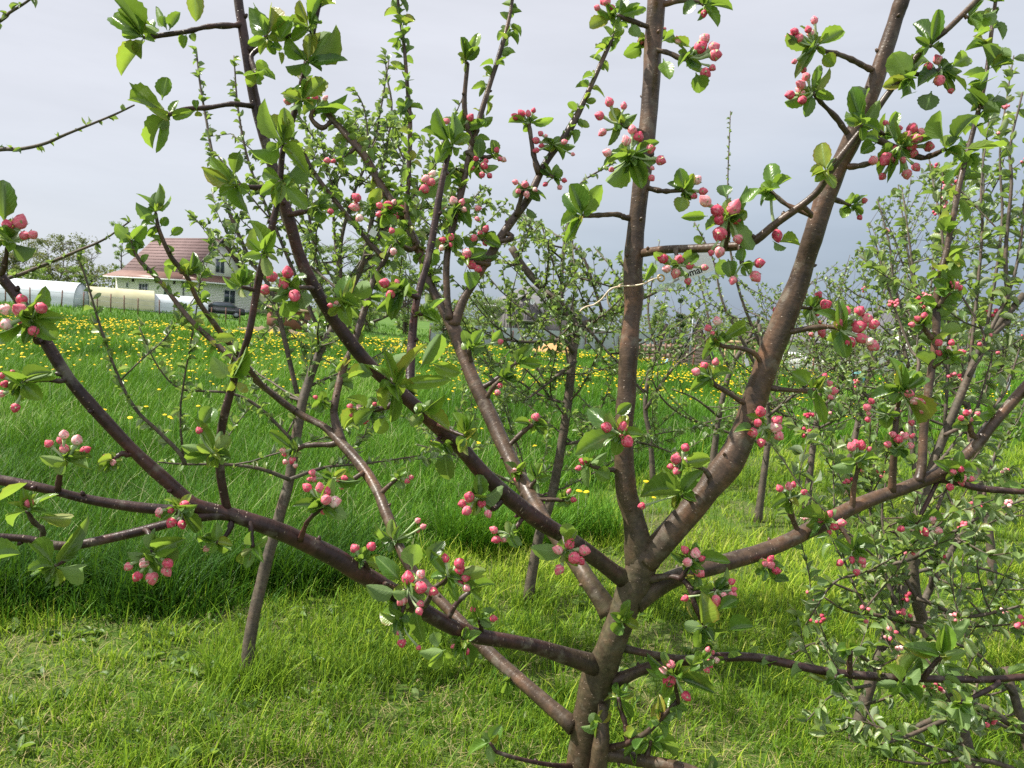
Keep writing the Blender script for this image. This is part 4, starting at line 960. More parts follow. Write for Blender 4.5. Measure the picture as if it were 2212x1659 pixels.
# tall meadow grass
parts = []
x, y = scatter(240000, 2.7, 10.5, 1.35)
k = y > edge_y(x) + 0.16 * rng.standard_normal(len(x))
x, y = x[k], y[k]
ed = np.clip((y - edge_y(x)) / 0.4, 0.55, 1)
cl_ = vnoise(x + 30, y + 30, 0.5, 5)
h = (0.16 + 0.17 * rng.random(len(x))) * (0.7 + 0.6 * cl_) * ed
w = (0.0042 + 0.003 * rng.random(len(x))) * np.interp(y, [3, 9], [0.95, 1.7])
lean = rng.uniform(0.1, 0.95, len(x))
tn = np.clip(0.46 + 0.5 * (vnoise(x + 9, y + 3, 1.3, 6) - 0.5) + 0.24 * rng.standard_normal(len(x)), 0, 0.93)
dry = rng.random(len(x)) < 0.022
parts.append(blades(x, y, h * np.where(dry, 1.35, 1), w * np.where(dry, .6, 1), lean, np.where(dry, 1.0, tn), 4))
x, y = scatter(140000, 10.0, 30, 1.3)
h = (0.2 + 0.16 * rng.random(len(x))) * (0.75 + 0.5 * vnoise(x + 30, y + 30, 0.8, 5))
w = 0.0085 * np.interp(y, [10, 30], [1.0, 3.0]) * rng.uniform(.7, 1.3, len(x))
tn = np.clip(0.5 + 0.7 * (vnoise(x + 9, y + 3, 2.2, 6) - 0.5) + 0.22 * rng.standard_normal(len(x)), 0, 0.93)
k = y > edge_y(x)
parts.append(blades(x[k], y[k], h[k], w[k], rng.uniform(0.1, .9, k.sum()), tn[k], 3))
x, y = scatter(70000, 29, 120, 1.2)
h = 0.22 + 0.2 * rng.random(len(x)); w = 0.03 * np.interp(y, [29, 120], [1.0, 3.5])
tn = np.clip(0.52 + 0.8 * (vnoise(x + 90, y + 3, 5.0, 8) - 0.5) + 0.2 * rng.standard_normal(len(x)), 0, 0.9)
parts.append(blades(x, y, h, w, rng.uniform(0.1, .8, len(x)), tn, 2))
# the big arching tussock beyond the tree, and darkened weed tufts by the left edge
g = ground_px(1020, 1195)
for dx, dy, n in ((0, 0, 900), (0.4, 0.2, 500), (.75, .45, 500)):
    parts.append(tuft_at(g.x + dx, g.y + 0.15 + dy, n, 0.24, 0.40, 0.008, 0.55))
for k_ in range(95):  # low tint puts the shade of the meadow's front into the blades
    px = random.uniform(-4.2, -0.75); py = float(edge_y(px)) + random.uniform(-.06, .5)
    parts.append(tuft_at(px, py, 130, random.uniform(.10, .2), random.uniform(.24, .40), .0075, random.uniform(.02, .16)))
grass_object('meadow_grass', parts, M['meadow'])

# ------------------------------------------------------------------ dandelions
def dandelion_parts(mb, p, s, tilt, hgt, petals=13, stem=True):
    ax = Vector((tilt[0], tilt[1], 1)).normalized()
    a = ax.orthogonal().normalized(); b = ax.cross(a)
    c = p + Vector((0, 0, hgt))
    if stem:
        mb.tube([p, p.lerp(c, .5) + a * .006, c], [.0024, .0022, .002], 4, mi=1, cap=False)
    for lay, (rr, zz) in enumerate(((1.0, 0.0), (0.72, 0.16), (0.42, 0.26))):
        n = petals - lay * 3
        V = [tuple(c + ax * (zz * s + 0.10 * s))]
        for j in range(2 * n):
            t = math.pi * j / n + lay * .3
            q = rr * (1.0 if j % 2 == 0 else 0.78)
            V.append(tuple(c + (a * math.cos(t) + b * math.sin(t)) * (q * s) + ax * (zz * s)))
        F = [(0, 1 + j, 1 + (j + 1) % (2 * n)) for j in range(2 * n)]
        mb.add(V, F, mi=0)
yel_mats = [M['yellow'], M['stalk']]
x, y = scatter(25000, 6.5, 42, 0.4)
dn = vnoise(x * 0.45 + 70, y + 20, 1.6, 21) * 0.55 + vnoise(x * .6 + 50, y, 0.55, 22) * 0.45
prob = np.clip((dn - 0.46) * 4.0, 0, 1) * np.interp(y, [6.5, 8.0, 10, 13, 17, 32, 38, 42], [0.03, 0.06, 0.10, 0.2, 1.0, 0.9, 0.2, 0.03]) * (y > edge_y(x) + 0.5)
prob *= np.interp(x / y, [-0.7, -0.5, 0.25, 0.4, 0.6], [1, 1, 1, 0.55, 0.15])
k = rng.random(len(x)) < prob
x, y = x[k], y[k]
o_ = np.argsort(np.hypot(x, y)); x, y = x[o_], y[o_]
extra = [(1413, 1072), (1368, 1062), (1395, 1060), (1250, 1072), (1266, 1070)]
ex = []
for fx, fy in extra:
    v = P(fx, fy, 1.0) - CAM; t = (0.30 - CAM_H) / v.z; q = CAM + v * t; ex.append((q.x, q.y))
print('dandelions', len(x))
NV = 300 - len(ex)
dm = []
for s_ in range(5):
    mb = MB(); dandelion_parts(mb, Vector((0, 0, 0)), 0.017 + 0.0018 * s_, (random.uniform(-.35, .35), random.uniform(-.45, .05)), 0.29 + 0.02 * s_)
    o_ = mb.build('dandelion', yel_mats); dm.append(o_.data); bpy.data.objects.remove(o_)
for (px, py) in ex + list(zip(x[:NV], y[:NV])):
    o = bpy.data.objects.new('dandelion', random.choice(dm)); COL.objects.link(o)
    o.location = (px, py, float(tz(px, py))); o.rotation_euler = (0, 0, random.uniform(-.6, .6))
    s = random.uniform(.85, 1.2); o.scale = (s, s, random.uniform(.85, 1.15))
    tag(o, 'yellow dandelion flowering in the tall green meadow grass', 'dandelion', 'dandelions in the meadow')
mb = MB()
for px, py in zip(x[NV:], y[NV:]):
    s = 0.021 * random.uniform(.85, 1.2) * (1 + max(0, py - 12) * 0.035)
    dandelion_parts(mb, Vector((px, py, float(tz(px, py)))), s, (random.uniform(-.3, .3), random.uniform(-.4, .05)), random.uniform(.27, .40), petals=10, stem=False)
o = mb.build('far_dandelions', yel_mats); o['kind'] = 'stuff'
tag(o, 'distant carpet of yellow dandelions across the meadow', 'dandelions')
# ------------------------------------------------------------------ the younger apple trees of the rows behind
def wander(p0, d0, length, r0_, r1_, n=7, up=0.25, wob=0.18):
    p = Vector(tuple(p0)); d = Vector(tuple(d0)).normalized(); st = length / n
    pts = [tuple(p)]
    for i in range(n):
        d = (d + Vector((0, 0, 1)) * up / n * 2 + Vector(rnd_unit()) * wob).normalized()
        p = p + d * st
        pts.append(tuple(p))
    return np.array(pts), np.linspace(r0_, r1_, n + 1)
def leafy(lv, pts, step, n, lmin, lmax, start=0.15, yel=0.0, wr=0.5):
    pts = [Vector(tuple(p)) for p in pts]
    tot = sum((pts[i + 1] - pts[i]).length for i in range(len(pts) - 1)); run = 0; nxt = tot * start
    for i in range(len(pts) - 1):
        a, b = pts[i], pts[i + 1]; L = (b - a).length; tn = (b - a).normalized()
        while nxt < run + L:
            c = a.lerp(b, (nxt - run) / L)
            side = Vector(rnd_unit()); side = (side - tn * side.dot(tn)).normalized()
            m = random.randint(max(1, n - 1), n + 1)
            for _ in range(m):
                dv = (side * 0.8 + tn * random.uniform(.2, 1.0) + Vector(rnd_unit()) * 0.55).normalized()
                ll = random.uniform(lmin, lmax)
                lv.add(c, dv, Vector((0, 0, 1)) * .7 + Vector(rnd_unit()) * .9 + tn * .3, ll, ll * random.uniform(.36, wr + .06), min(1, max(0, random.gauss(.62 + yel, .3))))
            nxt += step * random.uniform(.7, 1.3)
        run += L
def px_path(rows, d0, d1):
    n = len(rows)
    return [P(a, b, d0 + (d1 - d0) * i / (n - 1)) for i, (a, b) in enumerate(rows)]

# unruly shoots stay below the skyline the rows really have
LIM_X = [-400, 0, 200, 380, 430, 560, 700, 900, 1060, 1200, 1300, 1500, 1750, 1850, 1900, 2000, 2300]
LIM_Y = [900, 900, 860, 700, 300, 250, 230, 250, 400, 500, 540, 590, 600, 540, 430, 350, 280]
def orchard_tree(label, trunk_px, d0, d1, rpx, limbs, nfill, fill_len, leaf, step, buds=0, nleaf=3, fill_box=None, up=0.3, ground=True, name='young_apple_tree', tpl=None, twig=0.0016, bare=0.0, tgt=None, wob=.16):
    """trunk_px: image polyline from the foot up; limbs: [(polyline, depth0, depth1, radius px)]; nfill random leafy shoots off trunk and limbs"""
    tp = px_path(trunk_px, d0, d1)
    foot = tp[0].copy()
    if ground: foot.z = float(tz(foot.x, foot.y))
    else:
        foot = Vector((tp[0].x, tp[0].y, float(tz(tp[0].x, tp[0].y))))
    root = thing(name, label, 'tree', foot, 'apple trees of the orchard rows')
    tb = MB(); lv = Leaves()
    pts = smooth_path([tuple(foot - Vector((0, 0, .04)))] + [tuple(p) for p in (tp[1:] if ground else tp)], 4)
    rad = np.linspace(rpx[0] * d0 / FPX, rpx[1] * d1 / FPX, len(pts)); rad[:3] *= [1.35, 1.15, 1.05]
    tb.tube(pts, rad, 10, tint=0.35, jit=.03)
    tobj = tb.build('trunk', M['bark_far'], root, foot)
    bb = MB()
    src = [(pts[len(pts) // 3:], rad[len(pts) // 3:])]
    for (poly, a, b, r) in limbs:
        lp = smooth_path([tuple(q) for q in px_path(poly, a, b)], 4)
        lr = np.linspace(r * a / FPX, max(twig, .3 * r * b / FPX), len(lp))
        bb.tube(lp, lr, 6, tint=.2, jit=.03)
        leafy(lv, lp, step, nleaf, leaf[0], leaf[1], .12)
        src.append((lp, lr)); src.append((lp, lr))
    shoots = []
    def clip(wp, r_):
        m = len(wp)
        for i_, q_ in enumerate(wp):
            a_, b_ = proj(q_)
            if b_ < np.interp(a_, LIM_X, LIM_Y): m = i_; break
        return wp[:m], r_[:m]
    for _ in range(nfill):
        sp, sr = random.choice(src)
        i = random.randint(1, len(sp) - 2)
        dv = Vector((random.uniform(-1, 1), random.uniform(-1, 1), random.uniform(-.15, .9)))
        L = random.uniform(.45, 1.0) * fill_len
        wp, wr_ = wander(sp[i], dv, L, min(sr[i] * .6, .006), twig, 7, up, wob)
        wp, wr_ = clip(wp, wr_)
        if len(wp) < 4: continue
        bb.tube(wp, wr_, 5, tint=.15)
        shoots.append(wp)
        if random.random() >= bare: leafy(lv, wp, step, nleaf, leaf[0], leaf[1])
        for _ in range(random.randint(0, 2)):
            j = random.randint(2, len(wp) - 1)
            dv2 = Vector(tuple(wp[j] - wp[j - 1])).normalized() + Vector(rnd_unit()) * .9
            w2, r2 = wander(wp[j], dv2, L * random.uniform(.25, .5), wr_[j] * .8, twig * .7, 5, up, wob)
            w2, r2 = clip(w2, r2)
            if len(w2) < 3: continue
            bb.tube(w2, r2, 4, tint=.1); shoots.append(w2)
            if random.random() >= bare: leafy(lv, w2, step, nleaf, leaf[0], leaf[1])
    bb.build('branch', M['bark_far'], root, foot)
    mb = MB(); lv.into(mb, tpl or TPL_MID)
    mb.build('crown', M['leaf_far'], root, foot)
    if buds:
        allp = shoots + [s[0] for s in src[1::2]]
        for _ in range(buds):
            wp = random.choice(allp); j = random.randint(len(wp) // 3, len(wp) - 1)
            c = Vector(tuple(wp[j])); bm_ = MB()
            for _ in range(random.randint(4, 6)):
                dv = (Vector(rnd_unit()) + Vector((0, -.3, .5))).normalized()
                q = c + dv * random.uniform(.014, .026); r = random.uniform(.0048, .0075)
                bm_.tube([c, q], [.001, .0014], 4, mi=1)
                me = random.choice(bud_me)
                co = np.empty(len(me.vertices) * 3); me.vertices.foreach_get('co', co); co = co.reshape(-1, 3)
                rot = np.array(dv.to_track_quat('Z', 'Y').to_matrix())
                bm_.add((co * r) @ rot.T + np.array(tuple(q)), [(a * 20 + b, a * 20 + (b + 1) % 20, (a + 1) * 20 + (b + 1) % 20, (a + 1) * 20 + b) for a in range(9) for b in range(20)], tint=random.random())
            bm_.build('flower_cluster', [M['bud'], M['stalk']], root, foot)
    return root

# the leaning trunk in the tall grass
orchard_tree('young apple tree whose leaning grey trunk rises at the edge of the tall grass',
    [(526,1472),(545,1350),(572,1230),(605,1110),(625,1036),(650,886),(663,836),(686,770),(713,720),(750,640),(790,560)], 3.05, 3.45, (14, 7),
    [([(625,1036),(560,1012),(480,1003),(400,1003),(340,998)], 3.1, 2.9, 5),
     ([(400,1003),(385,975),(340,930),(290,880),(250,800),(215,700),(185,600),(165,552)], 2.9, 2.75, 5),
     ([(640,960),(560,880),(500,850),(440,845),(385,838),(340,790),(300,705)], 3.2, 3.0, 4),
     ([(663,836),(700,820),(770,790),(830,760)], 3.3, 3.5, 4),
     ([(625,1036),(700,1010),(800,1000),(900,985)], 3.1, 3.4, 5),
     ([(650,886),(590,640),(540,560),(500,470),(475,400),(458,330),(447,267),(433,187),(424,108)], 3.4, 3.7, 6),
     ([(700,740),(640,600),(590,480),(540,360),(515,240),(505,120)], 3.5, 3.6, 5),
     ([(713,720),(690,600),(670,480),(660,380),(672,280)], 3.5, 3.6, 5),
     ([(740,660),(735,540),(760,430),(800,330),(820,250),(840,130)], 3.5, 3.5, 5),
     ([(790,560),(850,470),(925,380),(960,300),(1000,210)], 3.5, 3.7, 4),
     ([(780,590),(806,440),(803,353),(796,300),(786,233),(764,190)], 3.4, 3.4, 4), ([(790,560),(815,420),(846,250),(836,167),(832,120)], 3.5, 3.6, 4),
     ([(740,660),(722,500),(720,416),(700,333),(692,285)], 3.4, 3.5, 4), ([(800,540),(873,383),(860,316),(852,280)], 3.5, 3.5, 3.5),
     ([(690,760),(640,690),(560,650),(520,560)], 3.3, 3.4, 4), ([(750,640),(700,600),(640,540),(600,440),(585,330)], 3.4, 3.6, 4),
     ([(790,560),(900,520),(980,470),(1050,400)], 3.5, 3.8, 4), ([(713,720),(820,690),(900,640),(960,560)], 3.4, 3.6, 4)],
    72, .8, (.024, .046), .028, nleaf=3)
# the row tree behind the fork
orchard_tree('thin apple tree behind the lowest fork of the budding tree, with a dead grey leader',
    [(1138,1296),(1163,1165),(1190,1080),(1210,980),(1226,873),(1238,760),(1244,703),(1213,668),(1178,628),(1133,580),(1105,535)], 4.15, 4.3, (11, 8),
    [([(1238,760),(1220,737),(1183,738),(1120,738),(1060,725)], 4.2, 4.0, 6),
     ([(1244,703),(1290,690),(1330,665),(1400,640),(1470,600)], 4.2, 4.3, 7),
     ([(1178,628),(1222,663),(1266,706),(1306,753),(1350,800),(1400,860)], 4.1, 3.9, 5),
     ([(1226,873),(1160,850),(1090,800),(1020,770)], 4.2, 4.3, 4),
     ([(1215,960),(1300,950),(1400,960),(1480,990)], 4.2, 4.0, 4),
     ([(1190,1080),(1100,1040),(1000,990),(900,960)], 4.2, 4.0, 4),
     ([(1133,580),(1060,558),(1010,560),(960,520)], 4.3, 4.4, 4),
     ([(1213,668),(1215,560),(1230,470),(1250,400),(1330,350)], 4.3, 4.5, 5),
     ([(1306,690),(1262,560),(1225,520),(1215,480)], 4.4, 4.5, 4),
     ([(1244,780),(1180,830),(1130,870)], 4.1, 3.9, 5)],
    84, .95, (.022, .042), .028)
# rows to the right of the leader
orchard_tree('slender apple tree between the upright leader and the thick leaning limb',
    [(1640,1088),(1648,1040),(1655,985),(1660,930),(1655,850),(1648,770),(1640,700)], 6.3, 6.5, (8, 4),
    [([(1655,960),(1560,930),(1480,900),(1430,860),(1400,800)], 6.3, 6.0, 4), ([(1658,900),(1720,850),(1790,800),(1850,770)], 6.3, 6.2, 4),
     ([(1655,830),(1600,730),(1560,650),(1540,560),(1500,480)], 6.4, 6.6, 4), ([(1650,780),(1690,690),(1720,620),(1745,570)], 6.4, 6.6, 3),
     ([(1648,760),(1600,640),(1575,520),(1572,400),(1578,240)], 6.5, 6.8, 3.5)],
    46, 1.15, (.02, .042), .040, bare=.2)
orchard_tree('apple tree with a forked grey stem beyond the leaning limb, dandelions behind it',
    [(1745,1064),(1752,1000),(1758,950),(1766,890),(1775,820),(1790,760)], 6.9, 7.2, (8, 4),
    [([(1758,950),(1700,900),(1650,880),(1580,870)], 6.9, 6.8, 4), ([(1766,890),(1830,830),(1900,790),(1960,760)], 7, 7.2, 4),
     ([(1775,820),(1760,740),(1740,680),(1735,600)], 7.1, 7.3, 3.5), ([(1760,930),(1820,900),(1880,880)], 6.9, 6.6, 3.5)],
    64, 1.3, (.022, .045), .045, bare=.25)
orchard_tree('small far apple tree half hidden behind pink clusters of the thick leaning limb',
    [(1830,1034),(1838,980),(1850,930),(1862,860),(1880,800),(1900,730)], 7.6, 7.9, (8, 4),
    [([(1850,930),(1910,880),(1980,840),(2040,800)], 7.6, 7.6, 4), ([(1862,860),(1800,800),(1760,750)], 7.7, 7.9, 3.5), ([(1880,800),(1890,700),(1920,600),(1950,520)], 7.8, 8, 3.5)],
    64, 1.4, (.024, .05), .055, bare=.3)
orchard_tree('apple tree with a dark bent stem seen just past the upright leader',
    [(1415,1010),(1405,950),(1394,886),(1400,820),(1420,760),(1440,700)], 7.6, 7.8, (6, 4),
    [([(1394,886),(1450,800),(1520,740),(1560,690)], 7.6, 7.7, 4), ([(1400,850),(1330,800),(1290,760)], 7.6, 7.4, 3.5), ([(1420,760),(1400,680),(1410,600),(1425,520)], 7.7, 7.9, 3)],
    14, 1.2, (.022, .045), .052, bare=.2)
orchard_tree('apple tree with a straight dark stem, in front of the wooden hut',
    [(1540,985),(1553,900),(1578,800),(1612,740),(1640,690)], 8.4, 8.6, (7, 4),
    [([(1553,900),(1500,860),(1450,840)], 8.4, 8.3, 3.5), ([(1578,800),(1540,720),(1520,640),(1500,560)], 8.5, 8.7, 3.5), ([(1612,740),(1680,700),(1740,640)], 8.5, 8.7, 3.5)],
    12, 1.4, (.024, .05), .06, bare=.3)
# dense row at the right edge
bx = dict(leaf=(.028, .055), step=.036)
orchard_tree('tall apple tree with a pale crooked trunk and long upright shoots at the right edge',
    [(2110,1690),(2096,1640),(2059,1523),(2036,1440),(1999,1356),(1979,1290),(1972,1206),(1985,1110),(2010,1020),(2040,940),(2069,870),(2092,813),(2126,740),(2212,636)], 2.55, 2.7, (16, 7),
    [([(2092,813),(2129,736),(2072,630),(2040,560)], 2.6, 2.7, 4), ([(2126,740),(2169,700),(2179,686),(2172,553),(2185,400),(2182,317),(2209,200)], 2.65, 2.7, 7),
     ([(1985,1110),(1966,900),(1985,786),(1966,753),(1932,663),(1899,553),(1890,520)], 2.6, 2.9, 5), ([(1972,1206),(2060,1150),(2130,1110),(2212,1080)], 2.5, 2.4, 6),
     ([(1979,1290),(2080,1330),(2160,1320),(2230,1300)], 2.5, 2.4, 6), ([(2036,1440),(2120,1500),(2200,1480)], 2.5, 2.4, 5),
     ([(1999,1356),(1900,1330),(1830,1320),(1780,1290)], 2.5, 2.4, 6), ([(2059,1523),(2000,1440),(1950,1420),(1900,1440)], 2.45, 2.4, 4),
     ([(1979,1290),(1930,1200),(1905,1120),(1920,1000)], 2.5, 2.6, 5), ([(2040,940),(2120,900),(2170,850),(2200,760)], 2.6, 2.6, 5),
     ([(1972,1206),(1860,1240),(1800,1260),(1740,1350)], 2.5, 2.5, 5), ([(2069,1530),(1980,1570),(1920,1590),(1880,1610)], 2.4, 2.35, 8),
     ([(2010,1020),(2060,960),(2110,880),(2140,780)], 2.6, 2.7, 5),
     ([(1985,786),(1990,700),(1975,600),(1961,498),(1954,446),(1948,404)], 2.8, 3.0, 4), ([(2040,940),(2050,700),(2034,498),(2026,446),(2016,396),(2006,338)], 2.75, 3.0, 4),
     ([(2092,813),(2110,640),(2122,498),(2119,436),(2122,366),(2133,286),(2137,235)], 2.75, 3.0, 4), ([(2126,740),(2150,600),(2165,470),(2160,330),(2175,210),(2190,120)], 2.7, 2.9, 4),
     ([(2126,740),(2190,600),(2215,420),(2225,250)], 2.65, 2.7, 5)],
    25, .62, buds=40, ground=False, **bx)
orchard_tree('apple tree with a smooth straight grey trunk leaning among low leafy twigs',
    [(1838,1612),(1866,1523),(1892,1440),(1916,1373),(1935,1310),(1965,1240),(2010,1160),(2070,1090)], 2.95, 3.1, (14, 8),
    [([(1892,1440),(1830,1400),(1760,1390),(1700,1420)], 2.95, 2.8, 5), ([(1916,1373),(1880,1300),(1800,1260),(1740,1240)], 3, 3, 5),
     ([(1935,1310),(1900,1200),(1880,1100),(1890,980),(1900,880)], 3, 3.2, 5), ([(1965,1240),(2050,1220),(2130,1230),(2212,1260)], 3, 2.9, 5),
     ([(1866,1523),(1930,1500),(1990,1440)], 2.9, 2.7, 4), ([(2010,1160),(2040,1060),(2100,1000),(2150,930)], 3.1, 3.3, 5), ([(1880,1480),(1800,1500),(1740,1560)], 2.9, 2.7, 4)],
    18, .7, buds=10, **bx)
orchard_tree('apple tree of the second row, its crown under the long spray of buds',
    [(1942,1490),(1950,1420),(1979,1340),(2010,1270),(2060,1180),(2120,1090)], 3.5, 3.7, (10, 6),
    [([(1979,1340),(2060,1330),(2140,1360),(2220,1370)], 3.5, 3.4, 4), ([(2010,1270),(2010,1150),(1990,1050),(2000,950)], 3.6, 3.8, 4), ([(2060,1180),(2140,1130),(2220,1110)], 3.6, 3.6, 4), ([(2120,1090),(2150,980),(2200,900),(2230,820)], 3.7, 3.9, 4)],
    17, .85, buds=10, **bx)
orchard_tree('apple tree with many thin upright shoots against the sky beyond the dense row',
    [(2150,1290),(2140,1180),(2120,1060),(2100,960),(2090,880),(2080,800)], 4.6, 4.9, (10, 6),
    [([(2090,880),(2020,800),(1960,700),(1930,600),(1920,520),(1895,430)], 4.7, 5, 4), ([(2080,800),(2060,680),(2050,560),(2060,440)], 4.8, 5, 4), ([(2100,960),(2160,860),(2200,760),(2240,650)], 4.7, 4.7, 4),
     ([(2080,800),(2110,650),(2120,520),(2125,400),(2122,330)], 4.8, 5, 4), ([(2095,900),(1990,860),(1900,840),(1820,830)], 4.7, 4.7, 4), ([(2090,860),(2000,720),(1970,600),(1952,480),(1940,400)], 4.8, 5, 3.5), ([(2100,940),(1960,880),(1880,760),(1850,700)], 4.8, 5, 3.5)],
    24, 1.2, (.026, .05), .038, buds=14)
orchard_tree('apple tree of the far row whose twigs cover the pale house',
    [(1990,1120),(1985,1040),(1975,960),(1970,880),(1965,800)], 6.0, 6.3, (9, 5),
    [([(1975,960),(1900,880),(1840,830),(1790,790)], 6, 5.9, 4), ([(1970,880),(2040,800),(2110,740),(2170,700)], 6.1, 6.1, 4), ([(1965,800),(1940,700),(1930,620),(1925,560)], 6.2, 6.4, 4), ([(1968,820),(2000,720),(2010,640),(2015,560)], 6.2, 6.4, 4)],
    44, 1.3, (.024, .048), .048, bare=.15)
orchard_tree('leafy low apple tree at the frame corner under the long bare side branch',
    [(2260,1800),(2240,1690),(2215,1590),(2190,1500),(2170,1440)], 2.1, 2.2, (14, 8),
    [([(2240,1690),(2160,1650),(2080,1640),(2000,1650),(1920,1640)], 2.1, 1.95, 7), ([(2215,1590),(2130,1530),(2080,1540),(2030,1560),(1960,1590),(1880,1615)], 2.1, 2.0, 9), ([(2190,1500),(2120,1420),(2060,1390),(1990,1390)], 2.15, 2.1, 5), ([(2215,1590),(2150,1560),(2090,1530)], 2.1, 2.0, 5)],
    8, .38, (.026, .05), .034, buds=3, ground=False)
# a neighbour outside the frame on the left whose long shoots reach in
orchard_tree('neighbouring apple tree standing past the left edge, only its long shoots reaching into view',
    [(-420,1700),(-400,1300),(-380,1000),(-340,800),(-300,650)], 2.5, 2.6, (16, 10),
    [([(-330,770),(-200,640),(-90,610),(15,601),(100,570),(165,543),(225,517),(282,477)], 2.6, 2.35, 6),
     ([(-310,680),(-200,420),(-100,340),(0,323),(43,322),(97,310),(143,290),(200,267),(253,245),(290,227)], 2.6, 2.3, 6),
     ([(-300,650),(-220,300),(-120,120),(0,45),(20,28),(63,0),(110,-40)], 2.6, 2.3, 6)],
    6, .5, (.016, .032), .05, ground=False, nleaf=3)
# ------------------------------------------------------------------ houses, sheds, fences, far trees
def local(loc, rz):
    return Matrix.Translation(loc) @ Matrix.Rotation(rz, 4, 'Z')
class LB(MB):
    """MB whose shapes are given in a thing's own axes"""
    pass
M['wall_white'] = simple_mat('white_siding', (0.82, 0.80, 0.72), (0.77, 0.75, 0.67), 3, 0.6)
M['roof_red'] = simple_mat('red_brown_metal_tile', (0.17, 0.115, 0.112), (0.14, 0.093, 0.09), 1.2, 0.8, spec=.2)
M['roof_low'] = simple_mat('rust_brown_metal_tile', (0.20, 0.105, 0.078), (0.165, 0.085, 0.062), 1.2, 0.5)
M['trim_dark'] = simple_mat('dark_trim', (0.05, 0.045, 0.045), None, 4, 0.5)
M['glass'] = simple_mat('window_glass', (0.05, 0.07, 0.09), (0.03, 0.045, 0.06), 2, 0.08, spec=0.8)
M['frame_white'] = simple_mat('white_frame', (0.75, 0.75, 0.73), None, 4, 0.4)
M['poly_white'] = simple_mat('white_polycarbonate', (0.62, 0.66, 0.68), (0.5, 0.54, 0.57), 1.5, 0.3)
M['poly_cream'] = simple_mat('yellowed_polycarbonate', (0.58, 0.54, 0.34), (0.47, 0.44, 0.27), 1.5, 0.35)
M['rust'] = simple_mat('rusty_steel', (0.20, 0.09, 0.06), (0.11, 0.06, 0.045), 14, 0.8)
M['grey_steel'] = simple_mat('grey_painted_sheet', (0.42, 0.44, 0.47), (0.36, 0.38, 0.41), 1.5, 0.45)
M['galv'] = simple_mat('galvanised_steel', (0.30, 0.32, 0.34), (0.22, 0.24, 0.26), 12, 0.5, metal=0.3)
M['grey_wood'] = simple_mat('weathered_boards', (0.20, 0.185, 0.185), (0.09, 0.083, 0.085), 5, 0.85, stretch=(6, 6, 0.7), bump=.3)
M['brown_wood'] = simple_mat('weathered_brown_boards', (0.38, 0.28, 0.22), (0.24, 0.175, 0.14), 4, 0.85, stretch=(1, 1, 8), bump=.3)
M['new_wood'] = simple_mat('new_timber', (0.48, 0.33, 0.18), (0.38, 0.26, 0.14), 5, 0.7, stretch=(1, 1, 6))
M['slate'] = simple_mat('grey_roof_sheet', (0.13, 0.13, 0.14), (0.10, 0.10, 0.105), 2, 0.6)
M['slate_lite'] = simple_mat('grey_olive_roof_sheet', (0.19, 0.185, 0.16), (0.15, 0.145, 0.13), 2, 0.7)
M['sand'] = simple_mat('orange_sand', (0.50, 0.30, 0.13), (0.36, 0.20, 0.08), 6, 0.95, bump=.6)
M['soil'] = simple_mat('bare_earth', (0.20, 0.15, 0.10), (0.12, 0.09, 0.06), 3, 0.95, bump=.5)
M['teal'] = simple_mat('teal_paint', (0.16, 0.46, 0.45), (0.13, 0.38, 0.37), 4, 0.5)
M['red_paint'] = simple_mat('faded_red_paint', (0.27, 0.10, 0.065), (0.21, 0.08, 0.055), 3, 0.7)
M['car_paint'] = simple_mat('dark_car_paint', (0.03, 0.033, 0.037), None, 4, 0.25, spec=.7)
M['rubber'] = simple_mat('rubber', (0.02, 0.02, 0.02), None, 8, 0.8)
M['blue_can'] = simple_mat('pale_blue_plastic', (0.25, 0.50, 0.58), None, 4, 0.45)

def sheet(mb, pts, nrm_thick, mi=0):
    mb.poly_prism([Vector(p) for p in pts], Vector(nrm_thick), mi)

# --- white house (own axes: x along the ridge, gable end at +x, y towards the rear)
g = at(396, 90); HS = 1.0
house_loc = Vector((g.x, g.y, float(tz(g.x, g.y))))
# +x (the gable end) looks right and towards the viewer; the corner nearest the viewer is the origin
house = thing('white_house', 'white sided house with a steep brown gable roof over a rust red skirt roof', 'house', house_loc, rz=R(-33))
Lh, Wh, He, Hr = 13.4, 9.9, 3.6, 8.4
def H(mb, c, s, mi=0): mb.box(c, s, mi=mi)
mb = MB()
mb.box((-Lh / 2, Wh / 2, He / 2), (Lh, Wh, He))
for k in range(16):                                   # siding laps
    z = .35 + k * .19
    mb.box((-Lh / 2, -0.011, z), (Lh + .02, .022, .172)); mb.box((0.011, Wh / 2, z), (.022, Wh + .02, .172))
mb.build('wall', M['wall_white'], house)
mb = MB(); mb.box((-Lh / 2, Wh / 2, .12), (Lh + .12, Wh + .12, .26)); mb.build('plinth', M['grey_steel'], house)
mb = MB()
gx0, gx1 = -Lh + .4, -0.45
mb.poly_prism([(gx1, 1.0, He + .3), (gx1, Wh - 1.0, He + .3), (gx1, Wh / 2, Hr - .25)], (-(gx1 - gx0), 0, 0))
mb.build('gable', M['wall_white'], house)
def skin(mb, a, b, c, d, th, mi=0):
    a, b, c, d = map(Vector, (a, b, c, d)); n = (b - a).cross(d - a).normalized() * th
    mb.poly_prism([a, b, c, d], n, mi)
mb = MB()
ov = .5
skin(mb, (gx0 - .3, .35, He + .15), (gx1 + ov, .35, He + .15), (gx1 + ov, Wh / 2, Hr), (gx0 - .3, Wh / 2, Hr), .12)
skin(mb, (gx1 + ov, Wh - .35, He + .15), (gx0 - .3, Wh - .35, He + .15), (gx0 - .3, Wh / 2, Hr + .003), (gx1 + ov, Wh / 2, Hr + .003), .12)
